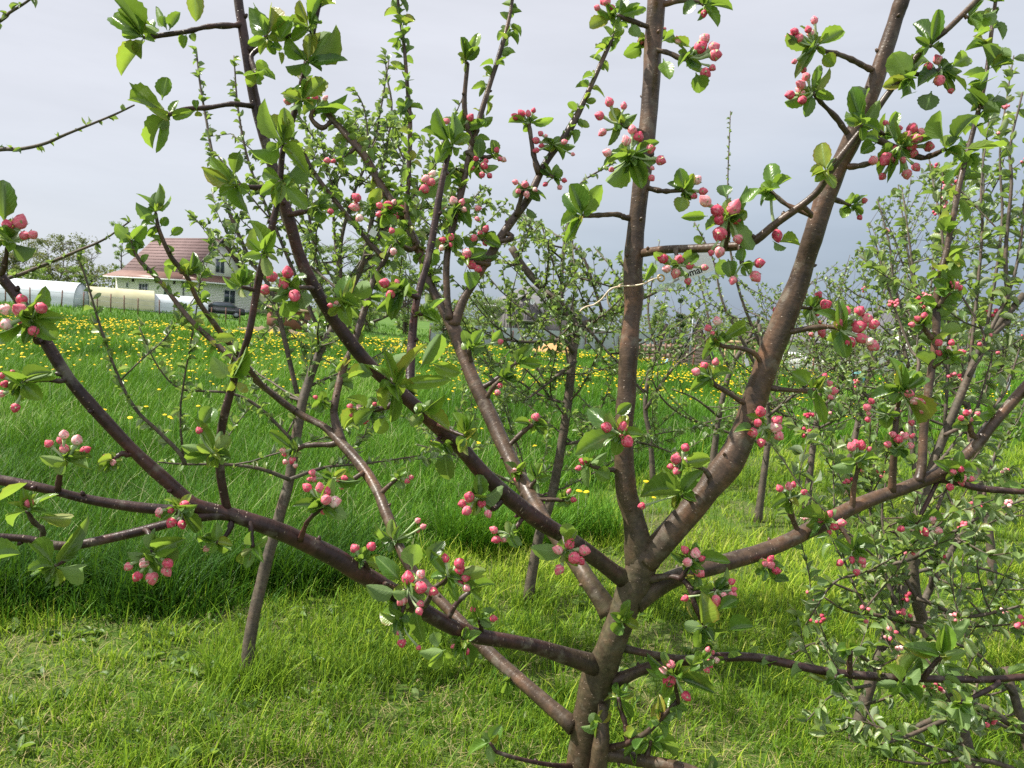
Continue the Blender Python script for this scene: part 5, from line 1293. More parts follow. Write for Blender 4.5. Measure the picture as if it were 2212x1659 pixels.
for k in range(12):                                   # tile courses
    f0 = (k + .5) / 12
    yy = .35 + (Wh / 2 - .35) * f0; zz = He + .15 + (Hr - He - .15) * f0
    mb.box(((gx0 + gx1) / 2 + .1, yy - .06, zz + .15), (gx1 - gx0 + ov + .2, .05, .03))
roof = mb.build('roof', M['roof_red'], house)
mb = MB()
for sgn, y0 in ((1, .3), (-1, Wh - .3)):
    p0 = Vector((gx1 + ov + .04, y0, He + .02)); p1 = Vector((gx1 + ov + .04, Wh / 2, Hr + .05))
    mb.tube([p0, p1], [.13, .13], 4)
mb.build('bargeboard', M['trim_dark'], roof)
mb = MB()
e = 1.0
lo, hi = He - .35, He + .42
skin(mb, (-Lh - e, -e, lo), (e, -e, lo), (0 - .4, .45, hi), (-Lh + .2, .45, hi), .1)
skin(mb, (e, -e, lo), (e, Wh + e, lo), (-.4, Wh - .45, hi + .002), (-.4, .45, hi + .002), .1)
low = mb.build('skirt_roof', M['roof_low'], house)
mb = MB()
mb.box((-Lh / 2, -e - .03, lo - .06), (Lh + 2 * e, .1, .16)); mb.box((e + .03, Wh / 2, lo - .06), (.1, Wh + 2 * e + .1, .16))
mb.build('gutter', M['frame_white'], low)
mb = MB(); mb.tube([(0.07, -.08, lo - .05), (0.07, -.08, .2)], [.06, .06], 6); mb.tube([(e, -e, lo - .1), (.07, -.08, lo - .55)], [.06, .06], 6)
mb.build('downpipe', M['trim_dark'], house)
def window(parent, c, w, h, face, mull=1):
    """face 'y' looks to -y, face 'x' looks to +x"""
    fr = MB(); gl = MB(); b = .08
    def bx(m_, u, v, su, sv, dep, off):
        if face == 'y': m_.box((c[0] + u, c[1] - off, c[2] + v), (su, dep, sv))
        else: m_.box((c[0] + off, c[1] + u, c[2] + v), (dep, su, sv))
    for u, v, su, sv in ((0, h / 2 + b / 2, w + 2 * b, b), (0, -h / 2 - b / 2, w + 2 * b, b), (-w / 2 - b / 2, 0, b, h), (w / 2 + b / 2, 0, b, h)):
        bx(fr, u, v, su, sv, .09, .05)
    for k in range(mull):
        bx(fr, -w / 2 + w * (k + 1) / (mull + 1), 0, .07, h - .01, .07, .045)
    bx(gl, 0, 0, w - .01, h - .01, .03, .03)
    f = fr.build('window', M['frame_white'], parent); gl.build('pane', M['glass'], f)
window(house, (-7.6, 0, 1.9), 1.7, 1.35, 'y', 2)
window(house, (-3.0, 0, 1.95), 1.1, 1.25, 'y')
window(house, (-10.9, 0, 2.3), .35, .5, 'y', 0)
window(house, (0, 6.1, 1.75), 1.5, 1.5, 'x')
window(house, (gx1, Wh / 2, 5.6 - .35), 1.15, 1.6, 'x')
for (cx, cy, f) in ((-9.7, -.12, 'y'), (-5.0, -.12, 'y'), (-1.6, -.12, 'y'), (.12, 8.6, 'x'), (.12, 2.0, 'x')):
    mb = MB(); mb.box((cx, cy, lo - .22), (.2, .2, .18)); mb.tube([(cx, cy, lo - .3), (cx, cy, lo - .5)], [.1, .16], 8)
    mb.build('wall_lamp', M['trim_dark'], house)
# low annex past the corner of the gable wall
mb = MB(); mb.box((-1.8, Wh + 1.9, 1.3), (3.2, 3.4, 2.6)); an = mb.build('annex', M['poly_cream'], house)
mb = MB(); mb.box((-1.8, Wh + 1.95, 2.68), (3.6, 3.6, .14)); mb.build('annex_roof', M['roof_low'], an)

# --- greenhouses
def greenhouse(label, mat, fx, d, L, Wd, Hg, rz, end_mat=None):
    g_ = at(fx, d)
    t = thing('greenhouse', label, 'greenhouse', g_, 'tunnel greenhouses by the wire fence', rz)
    n = 14
    ar = [(-Wd / 2 * math.cos(a), Hg * (math.sin(a) ** .8 if a > 0 and a < math.pi else 0)) for a in np.linspace(0, math.pi, n)]
    mb = MB()
    V = [(x_, y_, z_) for x_ in np.linspace(0, L, 2) for (y_, z_) in ar]
    F = [(i, i + 1, n + i + 1, n + i) for i in range(n - 1)]
    mb.add(V, F)
    V2 = [(x_, y_ * .985, z_ * .985) for (x_, y_, z_) in V]
    mb.add(V2, [tuple(reversed(f)) for f in F])
    mb.build('cover', mat, t)
    for xe in (0.02, L - .02):
        e_ = MB(); e_.poly_prism([(xe, y_ * .98, z_ * .98) for (y_, z_) in ar], (.02 if xe < 1 else -.02, 0, 0))
        eo = e_.build('end_wall', end_mat or mat, t)
        if xe < 1:
            d_ = MB()
            for y_ in (-.45, .45): d_.box((-.03, y_, Hg * .43), (.05, .05, Hg * .86))
            for z_ in (.1, .8, Hg * .86): d_.box((-.03, 0, z_), (.05, .85, .05))
            d_.build('door_frame', M['galv'], eo)
    rb = MB()
    for x_ in np.linspace(0, L, int(L / 1.0) + 1):
        rb.tube([(x_, y_ * .97, z_ * .97) for (y_, z_) in ar], [.02] * n, 5)
    rb.build('hoops', M['galv'], t)
    return t
greenhouse('long white tunnel greenhouse, first of the three from the tree clump', M['poly_white'], -60, 63, 8.2, 3.0, 1.95, R(6))
greenhouse('cream yellowed tunnel greenhouse with a framed end door', M['poly_cream'], 148, 68, 6.6, 3.0, 1.75, R(28))
greenhouse('short tunnel greenhouse with a white cover and cream end wall, beneath the house windows', M['poly_white'], 293, 71, 6.0, 2.6, 1.5, R(22), M['poly_cream'])

# --- wire fence in front of them
def post_fence(name, label, pts, n, h, mat, wires, wmat, rpost=.04):
    t = thing(name, label, 'fence', pts[0])
    o0 = Vector(pts[0])
    q = smooth_path([tuple(p) for p in pts], 12)
    idx = np.linspace(0, len(q) - 1, n).round().astype(int)
    for i in idx:
        mb = MB(); p = Vector(tuple(q[i])); p.z = float(tz(p.x, p.y)); hh = h * random.uniform(.92, 1.08)
        mb.tube([p, p + Vector((random.uniform(-.05, .05), 0, hh))], [rpost, rpost], 6); mb.build('post', mat, t, o0)
    mb = MB()
    for z in wires:
        mb.tube([(a, b, float(tz(a, b)) + z) for a, b, c in q], [.012] * len(q), 4)
    mb.build('wire', wmat, t, o0)
    return t
post_fence('wire_fence', 'low wire fence on thin rusty posts in front of the greenhouses', [at(-60, 58), at(150, 60), at(330, 61), at(520, 64)], 17, 1.25, M['rust'], (.35, .75, 1.1), M['galv'], .045)

# --- parked car, half hidden past the house corner
g = at(478, 74)
car = thing('parked_car', 'dark car parked beside the white house', 'car', g, rz=R(20))
mb = MB()
prof = [(-2.1, .35), (-2.15, .75), (-1.9, .95), (-1.2, 1.0), (-.6, 1.42), (.8, 1.45), (1.5, 1.0), (2.05, .9), (2.15, .5), (2.1, .32)]
mb.poly_prism([(x_, -.85, z_) for x_, z_ in prof], (0, 1.7, 0)); mb.build('body', M['car_paint'], car)
for sg in (-1, 1):
    mb = MB(); mb.poly_prism([(-1.05, .86 * sg, 1.0), (-.55, .86 * sg, 1.36), (.72, .86 * sg, 1.38), (1.3, .86 * sg, 1.0)], (0, .01 * sg, 0)); mb.build('window', M['glass'], car)
    for x_ in (-1.35, 1.35):
        mb = MB(); mb.tube([(x_, .7 * sg, .33), (x_, .9 * sg, .33)], [.33, .33], 16); w_ = mb.build('wheel', M['rubber'], car)
        mb = MB(); mb.tube([(x_, .89 * sg, .33), (x_, .915 * sg, .33)], [.2, .18], 12); mb.build('rim', M['galv'], w_)
for y_ in (-.6, .6):
    mb = MB(); mb.box((2.1, y_, .72), (.12, .3, .16)); mb.build('headlight', M['frame_white'], car)

# --- red shed and pale pallet fence behind the leaning trunk
g = at(578, 66)
sh = thing('red_shed', 'small red shed with a flat pale roof beyond the dandelions', 'shed', g, rz=R(-8))
mb = MB(); mb.box((1.4, 1.2, .8), (2.8, 2.4, 1.6)); mb.build('wall', M['red_paint'], sh)
mb = MB(); mb.box((1.4, 1.2, 1.66), (3.3, 2.9, .12), rot=Matrix.Rotation(R(4), 3, 'Y')); mb.build('roof', M['new_wood'], sh)
mb = MB(); mb.box((.75, -.03, .7), (.75, .06, 1.35)); mb.build('door', M['rust'], sh)
g = at(545, 50)
mb = MB()
V = []; nx_, ny_ = 26, 8
for j in range(ny_):
    for i in range(nx_):
        u, v = i / (nx_ - 1) * 2 - 1, j / (ny_ - 1) * 2 - 1
        z = .55 * max(0, 1 - u * u) ** .8 * max(0, 1 - v * v) * (0.8 + .3 * math.sin(i * 1.7) * math.cos(j * 2.1 + i))
        V.append((u * 2.6, v * .8, z - .03))
mb.add(V, [(j * nx_ + i, j * nx_ + i + 1, (j + 1) * nx_ + i + 1, (j + 1) * nx_ + i) for j in range(ny_ - 1) for i in range(nx_ - 1)])
o = mb.build('earth_mound', M['soil'], None, (0, 0, 0)); o.location = g + Vector((1.2, 0, 0))
tag(o, 'low mound of brown earth in front of the red shed', 'mound')
pf = thing('picket_fence', 'pale weathered picket fence between the red shed and the green trees', 'fence', at(668, 52), rz=R(-6))
for k in range(13):
    mb = MB(); mb.box((k * .14, 0, .55), (.09, .03, 1.1 + .05 * random.random())); mb.build('picket', M['frame_white'], pf)
mb = MB(); mb.box((.84, .03, .3), (1.9, .03, .07)); mb.box((.84, .03, .85), (1.9, .03, .07)); mb.build('rail', M['grey_wood'], pf)

# --- grey board house with a big sheet roof behind the metal fence
g = at(1136, 84)
bh = thing('plank_house', 'weathered grey plank gable with a round white dish under a wide dark roof', 'house', g, rz=R(-4))
zb = 0.0
S = 84 / FPX                              # metres per image unit there
def bz(fy): return float((P(1136, fy, 84)).z - g.z)
za, ze, zr, zt = bz(636), bz(693), bz(619), bz(668)
mb = MB(); mb.poly_prism([(-2.0, 0, 0), (2.25, 0, 0), (2.25, 0, ze), (0, 0, za - .12), (-2.0, 0, zt - .1)], (0, 5.0, 0)); gw = mb.build('wall', M['grey_wood'], bh)
mb = MB()
for k in range(19):
    x_ = -1.95 + k * .225
    top = min(za - .3 - abs(x_) * (za - ze) / 2.3, za - .3)
    mb.box((x_, -.015, top / 2), (.19, .03, top))
mb.build('cladding', M['grey_wood'], gw)
mb = MB(); mb.box((.55, -.06, ze + .35), (.95, .05, 1.3)); dr_ = mb.build('hatch', M['grey_wood'], bh)
mb = MB(); mb.tube([(.15, -.1, ze - .2), (.95, -.1, ze + .9)], [.03, .03], 4); mb.build('brace', M['trim_dark'], dr_)
mb = MB()
skin(mb, (-2.5, -.35, zt - .35), (0.0, -.35, za + .12), (0, 5.2, za + .12), (-2.5, 5.2, zt - .35), .1)
skin(mb, (0.0, -.35, za + .118), (2.6, -.35, ze - .2), (2.6, 5.2, ze - .2), (0, 5.2, za + .118), .1)
mb.build('gable_roof', M['slate_lite'], bh)
mb = MB()
rzt = bz(619)
lx, rx = (1045 - 1136) * S, (1292 - 1136) * S
zl, zrr = bz(662), bz(694)
skin(mb, (lx, 1.6, zl), (rx, 1.6, zrr), (rx * .18, 5.2, rzt + .3), (-.35, 5.2, rzt + .35), .1)
mb.poly_prism([(lx, 9, zl), (rx, 9, zrr), (rx * .18, 5.2, rzt + .297), (-.35, 5.2, rzt + .347)][::-1], (0, 0, .08))
skin(mb, (-.35, 5.2, rzt + .345), (lx, 9, zl), (lx, 1.6, zl), (-.35, 5.198, rzt + .345), .05)
big = mb.build('roof', M['slate'], bh)
mb = MB(); mb.box(((lx - 1.9) / 2 - .2, 1.5, zl - .14), (abs(lx) - 1.7, .12, .18)); mb.build('gutter', M['frame_white'], big)
mb = MB(); mb.poly_prism([(lx + .4, 2.2, 0), (rx - .4, 2.2, 0), (rx - .4, 2.2, zrr), (lx + .4, 2.2, zl)], (0, 6.4, 0)); mb.build('house_wall', M['grey_wood'], bh)
mb = MB(); mb.box((.1, -.75, ze - .12), (4.0, 1.3, .1), rot=Matrix.Rotation(R(-12), 3, 'X')); mb.build('porch_roof', M['slate_lite'], bh)
c = Vector(((1148 - 1136) * S, -.75, bz(651)))
mb = MB(); n = 20; V = [tuple(c + Vector((0, .1, 0)))]
for rr_, dep in ((.14, .085), (.27, 0)):
    V += [(c.x + rr_ * math.cos(2 * math.pi * k / n), c.y + dep - .0, c.z + rr_ * 1.15 * math.sin(2 * math.pi * k / n)) for k in range(n)]
mb.add(V, [(0, 1 + k, 1 + (k + 1) % n) for k in range(n)]); mb.more(0, [(1 + k, 1 + n + k, 1 + n + (k + 1) % n, 1 + (k + 1) % n) for k in range(n)])
ds = mb.build('satellite_dish', M['white_pet'], bh)
mb = MB(); mb.tube([c + Vector((0, .1, -.3)), c + Vector((0, -.25, 0))], [.02, .02], 5); mb.box((c.x, c.y - .25, c.z), (.07, .1, .07)); mb.tube([c + Vector((0, .1, 0)), c + Vector((0, .5, -.25))], [.03, .03], 5)
mb.build('dish_arm', M['trim_dark'], ds)
mb = MB(); mb.tube([((1090 - 1136) * S, -1.0, 0), ((1091 - 1136) * S, -1.0, bz(610))], [.05, .04], 6)
po = mb.build('utility_pole', M['grey_wood'], None); po.location = g; tag(po, 'thin grey pole in front of the plank gable', 'pole')

# --- grey metal sheet fence with rusty posts
mf = thing('metal_fence', 'long grey sheet metal fence on rusty posts', 'fence', at(940, 70))
A_, B_ = at(930, 70), at(1500, 88)
nP = 15
for k in range(nP):
    a, b = A_.lerp(B_, k / nP), A_.lerp(B_, (k + 1) / nP)
    a.z, b.z = float(tz(a.x, a.y)), float(tz(b.x, b.y))
    mb = MB(); m_ = 14; V = []
    nv_ = Vector((-(b - a).y, (b - a).x, 0)).normalized()
    for i in range(m_ + 1):
        q = a.lerp(b, i / m_) + nv_ * (.03 if i % 2 else 0)
        V += [tuple(q + Vector((0, 0, .1))), tuple(q + Vector((0, 0, 1.75)))]
    mb.add(V, [(2 * i, 2 * i + 2, 2 * i + 3, 2 * i + 1) for i in range(m_)])
    mb.build('panel', M['grey_steel'], mf, mf.location, smooth=False)
    mb = MB(); fr_ = a - nv_ * .12; mb.tube([fr_, fr_ + Vector((0, 0, 1.5))], [.06, .06], 6); mb.build('post', M['rust'], mf, mf.location)
# --- lighter low roof beyond the fence
g = at(1285, 96)
lr_ = thing('low_outbuilding', 'low outbuilding with a flat white roof edge behind the metal fence', 'building', g, rz=R(-6))
mb = MB(); mb.box((0, 2, .95), (4.4, 4, 1.9)); mb.build('wall', M['grey_wood'], lr_)
mb = MB(); mb.box((0, 1.9, 2.02), (5.2, 4.8, .16), rot=Matrix.Rotation(R(5), 3, 'Y')); mb.build('roof', M['frame_white'], lr_)

# --- sand heap
g = at(1200, 58)
mb = MB(); n = 34; V = []
for j in range(n):
    for i in range(n):
        u, v = i / (n - 1) * 2 - 1, j / (n - 1) * 2 - 1
        r_ = math.hypot(u + .12 * math.sin(3 * v), v)
        z = 1.02 * max(0, 1 - r_ ** 1.5) ** 1.0 + .06 * math.sin(7 * u + 3 * v) * max(0, 1 - r_) + .16 * max(0, 1 - r_) * float(vnoise(np.array([u * 3 + 9]), np.array([v * 3 + 9]), .6, 4)[0])
        V.append((u * 2.0, v * 1.6, z - .05))
mb.add(V, [(j * n + i, j * n + i + 1, (j + 1) * n + i + 1, (j + 1) * n + i) for j in range(n - 1) for i in range(n - 1)])
o = mb.build('sand_heap', M['sand']); o.location = g; tag(o, 'heap of orange sand on the grass before the metal fence', 'sand heap')

# --- A-frame hut, lamp post, red post, can, timber frame
g = at(1509, 33)
hut = thing('wooden_hut', 'small steep A-frame hut of weathered brown boards', 'hut', g, rz=R(-14))
hw, hh, hd = .78, 1.98, 1.7
mb = MB()
for k in range(13):
    z0, z1 = k * hh / 13, (k + 1) * hh / 13 - .012
    w0, w1 = hw * (1 - z0 / hh), hw * (1 - z1 / hh)
    mb.poly_prism([(-w0, 0, z0), (w0, 0, z0), (w1, .012, z1), (-w1, .012, z1)], (0, .04, 0))
mb.build('front_wall', M['brown_wood'], hut, (0, 0, 0))
mb = MB(); mb.poly_prism([(-hw, hd, 0), (hw, hd, 0), (0, hd, hh)], (0, .03, 0)); mb.build('back_wall', M['brown_wood'], hut)
mb = MB()
skin(mb, (-hw - .09, -.14, 0), (0, -.14, hh + .13), (0, hd + .1, hh + .13), (-hw - .09, hd + .1, 0), .05)
skin(mb, (0, -.14, hh + .132), (hw + .09, -.14, 0), (hw + .09, hd + .1, 0), (0, hd + .1, hh + .132), .05)
mb.build('roof', M['grey_wood'], hut)
g = at(1494, 31)
mb = MB(); mb.tube([g, g + Vector((0.02, 0, 2.35))], [.035, .03], 8); mb.tube([g + Vector((.02, 0, 2.33)), g + Vector((.1, -.1, 2.42))], [.025, .02], 6); mb.box(g + Vector((.13, -.14, 2.42)), (.12, .2, .05))
o = mb.build('metal_pole', M['galv'], None, g); tag(o, 'bare galvanised pole standing in front of the wooden hut', 'pole')
g = at(1503, 30)
mb = MB(); mb.tube([g, g + Vector((.02, 0, 1.0))], [.03, .03], 6); o = mb.build('red_post', M['red_paint'], None, g); tag(o, 'short rusty red post against the boards of the hut', 'post')
g = at(1447, 33)
mb = MB(); mb.tube([g, g + Vector((0, 0, .24)), g + Vector((0, 0, .30)), g + Vector((0, 0, .36))], [.09, .09, .04, .04], 10); o = mb.build('water_can', M['blue_can'], None, g); tag(o, 'pale blue plastic can on the grass near the hut', 'can')
g = at(1570, 36)
tf = thing('timber_frame', 'unfinished frame of pale new timber posts and a beam', 'frame', g, rz=R(-4))
mb = MB(); mb.box((.65, 0, 1.28), (1.5, .1, .14)); mb.build('beam', M['new_wood'], tf)
for x_ in (.0, .42, .85, 1.28):
    mb = MB(); mb.box((x_, 0, .6), (.07, .07, 1.2)); mb.build('post', M['new_wood'], tf)
bf = thing('board_fence', 'low dark board fence running to the hut', 'fence', at(1380, 46))
for k in range(9):
    a = at(1375 + k * 11, 46 - k * .9)
    mb = MB()
    for z in (.25, .48, .71, .94): mb.box(a + Vector((.15, 0, z)), (.36, .03, .19), rz=R(-20))
    mb.build('board_panel', M['brown_wood'], bf, bf.location)
    mb = MB(); mb.box(a + Vector((0, .05, .55)), (.07, .07, 1.1)); mb.build('post', M['rust'], bf, bf.location)

# --- pale house at the right behind the orchard
g = at(1985, 42)
ph = thing('pale_house', 'pale plastered house with a grey gable roof behind the right rows', 'house', g, rz=R(12))
pw, pe = 3.6, 1.75
mb = MB(); mb.poly_prism([(-pw, 0, 0), (pw, 0, 0), (pw, 0, pe), (0.2, 0, 3.5), (-pw + .6, 0, pe)], (0, 7, 0)); mb.build('wall', M['wall_white'], ph)
mb = MB()
skin(mb, (-pw - .4, -.4, pe - .3), (.2, -.4, 3.62), (.2, 7.4, 3.62), (-pw - .4, 7.4, pe - .3), .12)
skin(mb, (.2, -.4, 3.622), (pw + .5, -.4, pe - .25), (pw + .5, 7.4, pe - .25), (.2, 7.4, 3.622), .12)
mb.build('roof', M['slate'], ph)
window(ph, (-1.4, 0, 1.0), 1.0, .9, 'y'); window(ph, (1.4, 0, 1.0), 1.0, .9, 'y')
g = at(1842, 24)
tg = thing('teal_panel', 'turquoise sheet panel with wire mesh leaning by the far row', 'panel', g, rz=R(-10))
mb = MB(); mb.box((.22, 0, .32), (.5, .02, .62), rot=Matrix.Rotation(R(-6), 3, 'X')); mb.build('sheet', M['teal'], tg)
mb = MB()
for k in range(6): mb.tube([(-.02 + k * .096, -.06, .02), (-.02 + k * .096, -.0, .66)], [.006, .006], 4)
for z in (.05, .2, .35, .5, .65): mb.tube([(-.03, -.06 + z * .09, z), (.47, -.06 + z * .09, z)], [.006, .006], 4)
mb.build('mesh', M['rust'], tg)
g = at(1762, 30)
mb = MB(); mb.tube([g, g + Vector((.01, 0, 1.25))], [.035, .035], 6); o = mb.build('red_stake', M['red_paint'], None, g); tag(o, 'tall faded red stake among the twigs beside the turquoise panel', 'stake')
wf = thing('white_fence', 'white picket fence glimpsed past the thick leaning limb', 'fence', at(1690, 38), rz=R(-5))
for k in range(12):
    mb = MB(); mb.box((k * .13, 0, .5), (.07, .03, 1.0)); mb.build('picket', M['frame_white'], wf)
mb = MB(); mb.box((.72, .03, .28), (1.6, .03, .06)); mb.box((.72, .03, .78), (1.6, .03, .06)); mb.build('rail', M['frame_white'], wf)

# ------------------------------------------------------------------ trees and bushes beyond
def crown_tree(name, label, fx, d, top_fy, wpx, cat='tree', shape=1.0, mat='tree_leaf', n=2600, leaf=.16, trunk_h=.35, droop=0.0, gaps=.5, group=None, multi=1, seed=0, conic=False):
    g_ = at(fx, d)
    ztop = float(P(fx, top_fy, d).z); hgt = ztop - g_.z; rw = wpx * d / FPX / 2
    t = thing(name, label, cat, g_, group)
    r = np.random.default_rng(seed + 100)
    bb = MB(); lv = Leaves()
    cz0 = hgt * trunk_h
    tips = []
    for m_ in range(multi):
        off = (r.uniform(-1, 1) * rw * .25 * (multi > 1), r.uniform(-1, 1) * rw * .25 * (multi > 1))
        tr = smooth_path([(0 + off[0] * .3, off[1] * .3, -.1), (off[0] * .7, off[1] * .7, hgt * .3), (off[0] + r.uniform(-.1, .1) * rw, off[1], hgt * .6), (off[0] + r.uniform(-.15, .15) * rw, off[1], hgt * .93)], 4)
        bb.tube(tr, np.linspace(max(.05, hgt * .018), .02, len(tr)), 8, tint=.2)
        for k in range(22):
            i = int(len(tr) * r.uniform(trunk_h * .8, .98)); i = min(i, len(tr) - 1)
            f = tr[i][2] / hgt
            if conic: reach = rw * (1 - f) * 1.05 + .05
            else: reach = rw * math.sqrt(max(.05, 1 - ((f - (1 + trunk_h) / 2) / ((1.15 - trunk_h) / 1.7)) ** 2)) * r.uniform(.55, 1.05)
            a = r.uniform(0, 6.28)
            e_ = np.array([tr[i][0] + math.cos(a) * reach, tr[i][1] + math.sin(a) * reach, min(hgt, tr[i][2] + reach * (r.uniform(.1, .8) if not conic else -.15))])
            mid = (tr[i] + e_) / 2 + np.array([0, 0, reach * .12])
            lp = smooth_path([tuple(tr[i]), tuple(mid), tuple(e_)], 4)
            bb.tube(lp, np.linspace(max(.02, hgt * .006), .008, len(lp)), 5, tint=.1)
            tips.append(lp)
    tobj = bb.build('trunk', M['bark_far'], t)
    tips_n = len(tips)
    # leaf clumps along the limbs, uneven, with gaps between
    nc = max(34, n // 36)
    for c_ in range(nc):
        lp = tips[r.integers(tips_n)]
        c = lp[r.integers(len(lp) // 3, len(lp))] + r.standard_normal(3) * rw * .10 * (not conic)
        cr_ = rw * r.uniform(.10, .26) * (.45 if conic else 1)
        tone = r.normal(.5, .2)
        for _ in range(int(75 * r.uniform(.5, 1.4))):
            v = r.standard_normal(3); v = v / np.linalg.norm(v) * r.random() ** .5
            p_ = c + v * cr_ * np.array([1, 1, .8 + droop * 1.6]); p_[2] = max(.02, p_[2] - droop * cr_ * .8)
            L = leaf * .68 * r.uniform(.6, 1.3)
            dv = r.standard_normal(3) + np.array([0, 0, -1.6 * droop])
            lv.add(p_, dv, r.standard_normal(3) + np.array([0, 0, .8]), L, L * (.55 if not conic else .22), float(np.clip(tone + r.normal(0, .14), 0, 1)))
    mb = MB(); lv.into(mb, TPL_LO)
    mb.build('crown', M[mat], t)
    return t
G1 = 'trees beyond the meadow'
crown_tree('broad_tree', 'brownish olive tree, tallest of the clump over the white greenhouse', 118, 105, 522, 150, mat='olive_leaf', n=2600, leaf=.34, trunk_h=.12, group=G1, multi=2, seed=1)
crown_tree('broad_tree', 'dull green tree at the frame edge, end of the clump over the greenhouse', 20, 98, 548, 130, mat='olive_leaf', n=2200, leaf=.34, trunk_h=.1, group=G1, multi=2, seed=2)
crown_tree('broad_tree', 'grey twiggy tree thin enough to see the sky through, between clump and house', 200, 112, 545, 95, mat='olive_leaf', n=900, leaf=.26, trunk_h=.15, group=G1, multi=2, seed=3)
crown_tree('bushy_tree', 'bright green bush tree between the cream greenhouse and the house wall', 168, 80, 582, 70, n=1900, leaf=.2, trunk_h=.05, group=G1, multi=2, seed=4)
crown_tree('bushy_tree', 'fresh green low tree directly behind the white greenhouse', 70, 84, 588, 90, n=1800, leaf=.22, trunk_h=.05, group=G1, multi=2, seed=5)
crown_tree('birch_tree', 'thin pale birch showing over the house ridge at its far end', 262, 118, 490, 60, n=700, leaf=.26, trunk_h=.3, group=G1, seed=6)
crown_tree('birch_tree', 'feathery treetop poking above the gable peak', 443, 125, 497, 40, n=420, leaf=.26, trunk_h=.4, group=G1, seed=7)
crown_tree('broad_tree', 'small golden green tree next to the gable wall', 484, 102, 556, 48, mat='olive_leaf', n=1000, leaf=.26, trunk_h=.25, group=G1, seed=8)
crown_tree('birch_tree', 'tall pale spring birch left of the dense green trees behind the pickets', 655, 92, 490, 60, n=1500, leaf=.22, trunk_h=.15, group=G1, seed=9)
crown_tree('bushy_tree', 'dense light green tree behind the picket fence', 720, 80, 515, 110, n=4200, leaf=.22, trunk_h=.05, group=G1, multi=3, seed=10)
crown_tree('bushy_tree', 'rounded green tree seen through the middle branches', 800, 84, 500, 110, n=4200, leaf=.22, trunk_h=.05, group=G1, multi=3, seed=11)
crown_tree('bushy_tree', 'green tree behind the dark straight shoot, beside the fence end', 880, 88, 540, 100, n=3200, leaf=.22, trunk_h=.05, group=G1, multi=3, seed=12)
crown_tree('bushy_tree', 'wide yellow green shrub standing over the metal fence, in front of the plank house', 1050, 78, 652, 110, n=3600, leaf=.15, trunk_h=.05, group=G1, multi=4, seed=13)
crown_tree('bushy_tree', 'lower shrub in front of the fence posts, close to the thin row tree', 965, 66, 676, 70, n=2200, leaf=.15, trunk_h=.05, group=G1, multi=3, seed=14)
crown_tree('round_bush', 'small round green bush before the metal fence, left of the sand heap', 1168, 63, 722, 36, cat='bush', n=900, leaf=.1, trunk_h=.03, multi=3, seed=15, group='bushes at the fence')
crown_tree('round_bush', 'tiny green bush at the right foot of the sand heap', 1244, 61, 728, 26, cat='bush', n=600, leaf=.1, trunk_h=.03, multi=3, seed=16, group='bushes at the fence')
crown_tree('weeping_birch', 'tall drooping pale birch partly behind the upright leader', 1345, 70, 545, 62, n=2200, leaf=.16, trunk_h=.12, droop=1.2, group=G1, seed=17)
crown_tree('weeping_birch', 'shorter drooping birch between the leader and the hut', 1425, 62, 648, 46, n=1500, leaf=.15, trunk_h=.1, droop=1.2, group=G1, seed=18)
crown_tree('spruce_tree', 'dark pointed spruce with a bare tip beside the hut', 1467, 66, 640, 44, mat='needle', n=1800, leaf=.3, trunk_h=.08, conic=True, group=G1, seed=19)
crown_tree('bushy_tree', 'rounded dark green tree just left of the wooden hut', 1452, 48, 706, 56, n=2200, leaf=.13, trunk_h=.05, group=G1, multi=3, seed=20)
crown_tree('bushy_tree', 'green tree mass behind the timber frame', 1600, 75, 700, 120, n=2200, leaf=.2, trunk_h=.05, group=G1, multi=3, seed=21)
crown_tree('bushy_tree', 'green tree beyond the turquoise panel', 1800, 60, 730, 120, n=2200, leaf=.17, trunk_h=.05, group=G1, multi=3, seed=22)
crown_tree('bushy_tree', 'green tree next to the pale house at the frame edge', 2160, 55, 690, 130, n=2200, leaf=.17, trunk_h=.05, group=G1, multi=3, seed=23)
crown_tree('dark_bush', 'dark green shrub in the meadow by the left frame edge', 52, 17.5, 765, 62, cat='bush', n=1500, leaf=.06, trunk_h=.03, multi=4, seed=24, group='bushes at the fence', mat='needle')

# far woods closing the horizon
lv = Leaves(); r = np.random.default_rng(77)
for _ in range(26000):
    a = r.uniform(-.95, .95); d_ = r.uniform(190, 230)
    x_, y_ = math.sin(a) * d_, math.cos(a) * d_
    top = 5.5 * (0.5 + vnoise(np.array([a * 40 + 50]), np.array([3.0]), 1.0, 31)[0])
    L = r.uniform(.4, .9)
    lv.add((x_, y_, r.uniform(-1.2, top)), r.standard_normal(3), r.standard_normal(3) + np.array([0, 0, .6]), L, L * .7, float(np.clip(r.normal(.4, .2), 0, 1)))
mb = MB(); lv.into(mb, TPL_LO)
o = mb.build('far_woods', M['olive_leaf']); o['kind'] = 'stuff'; tag(o, 'low distant line of woods on the horizon', 'woods')

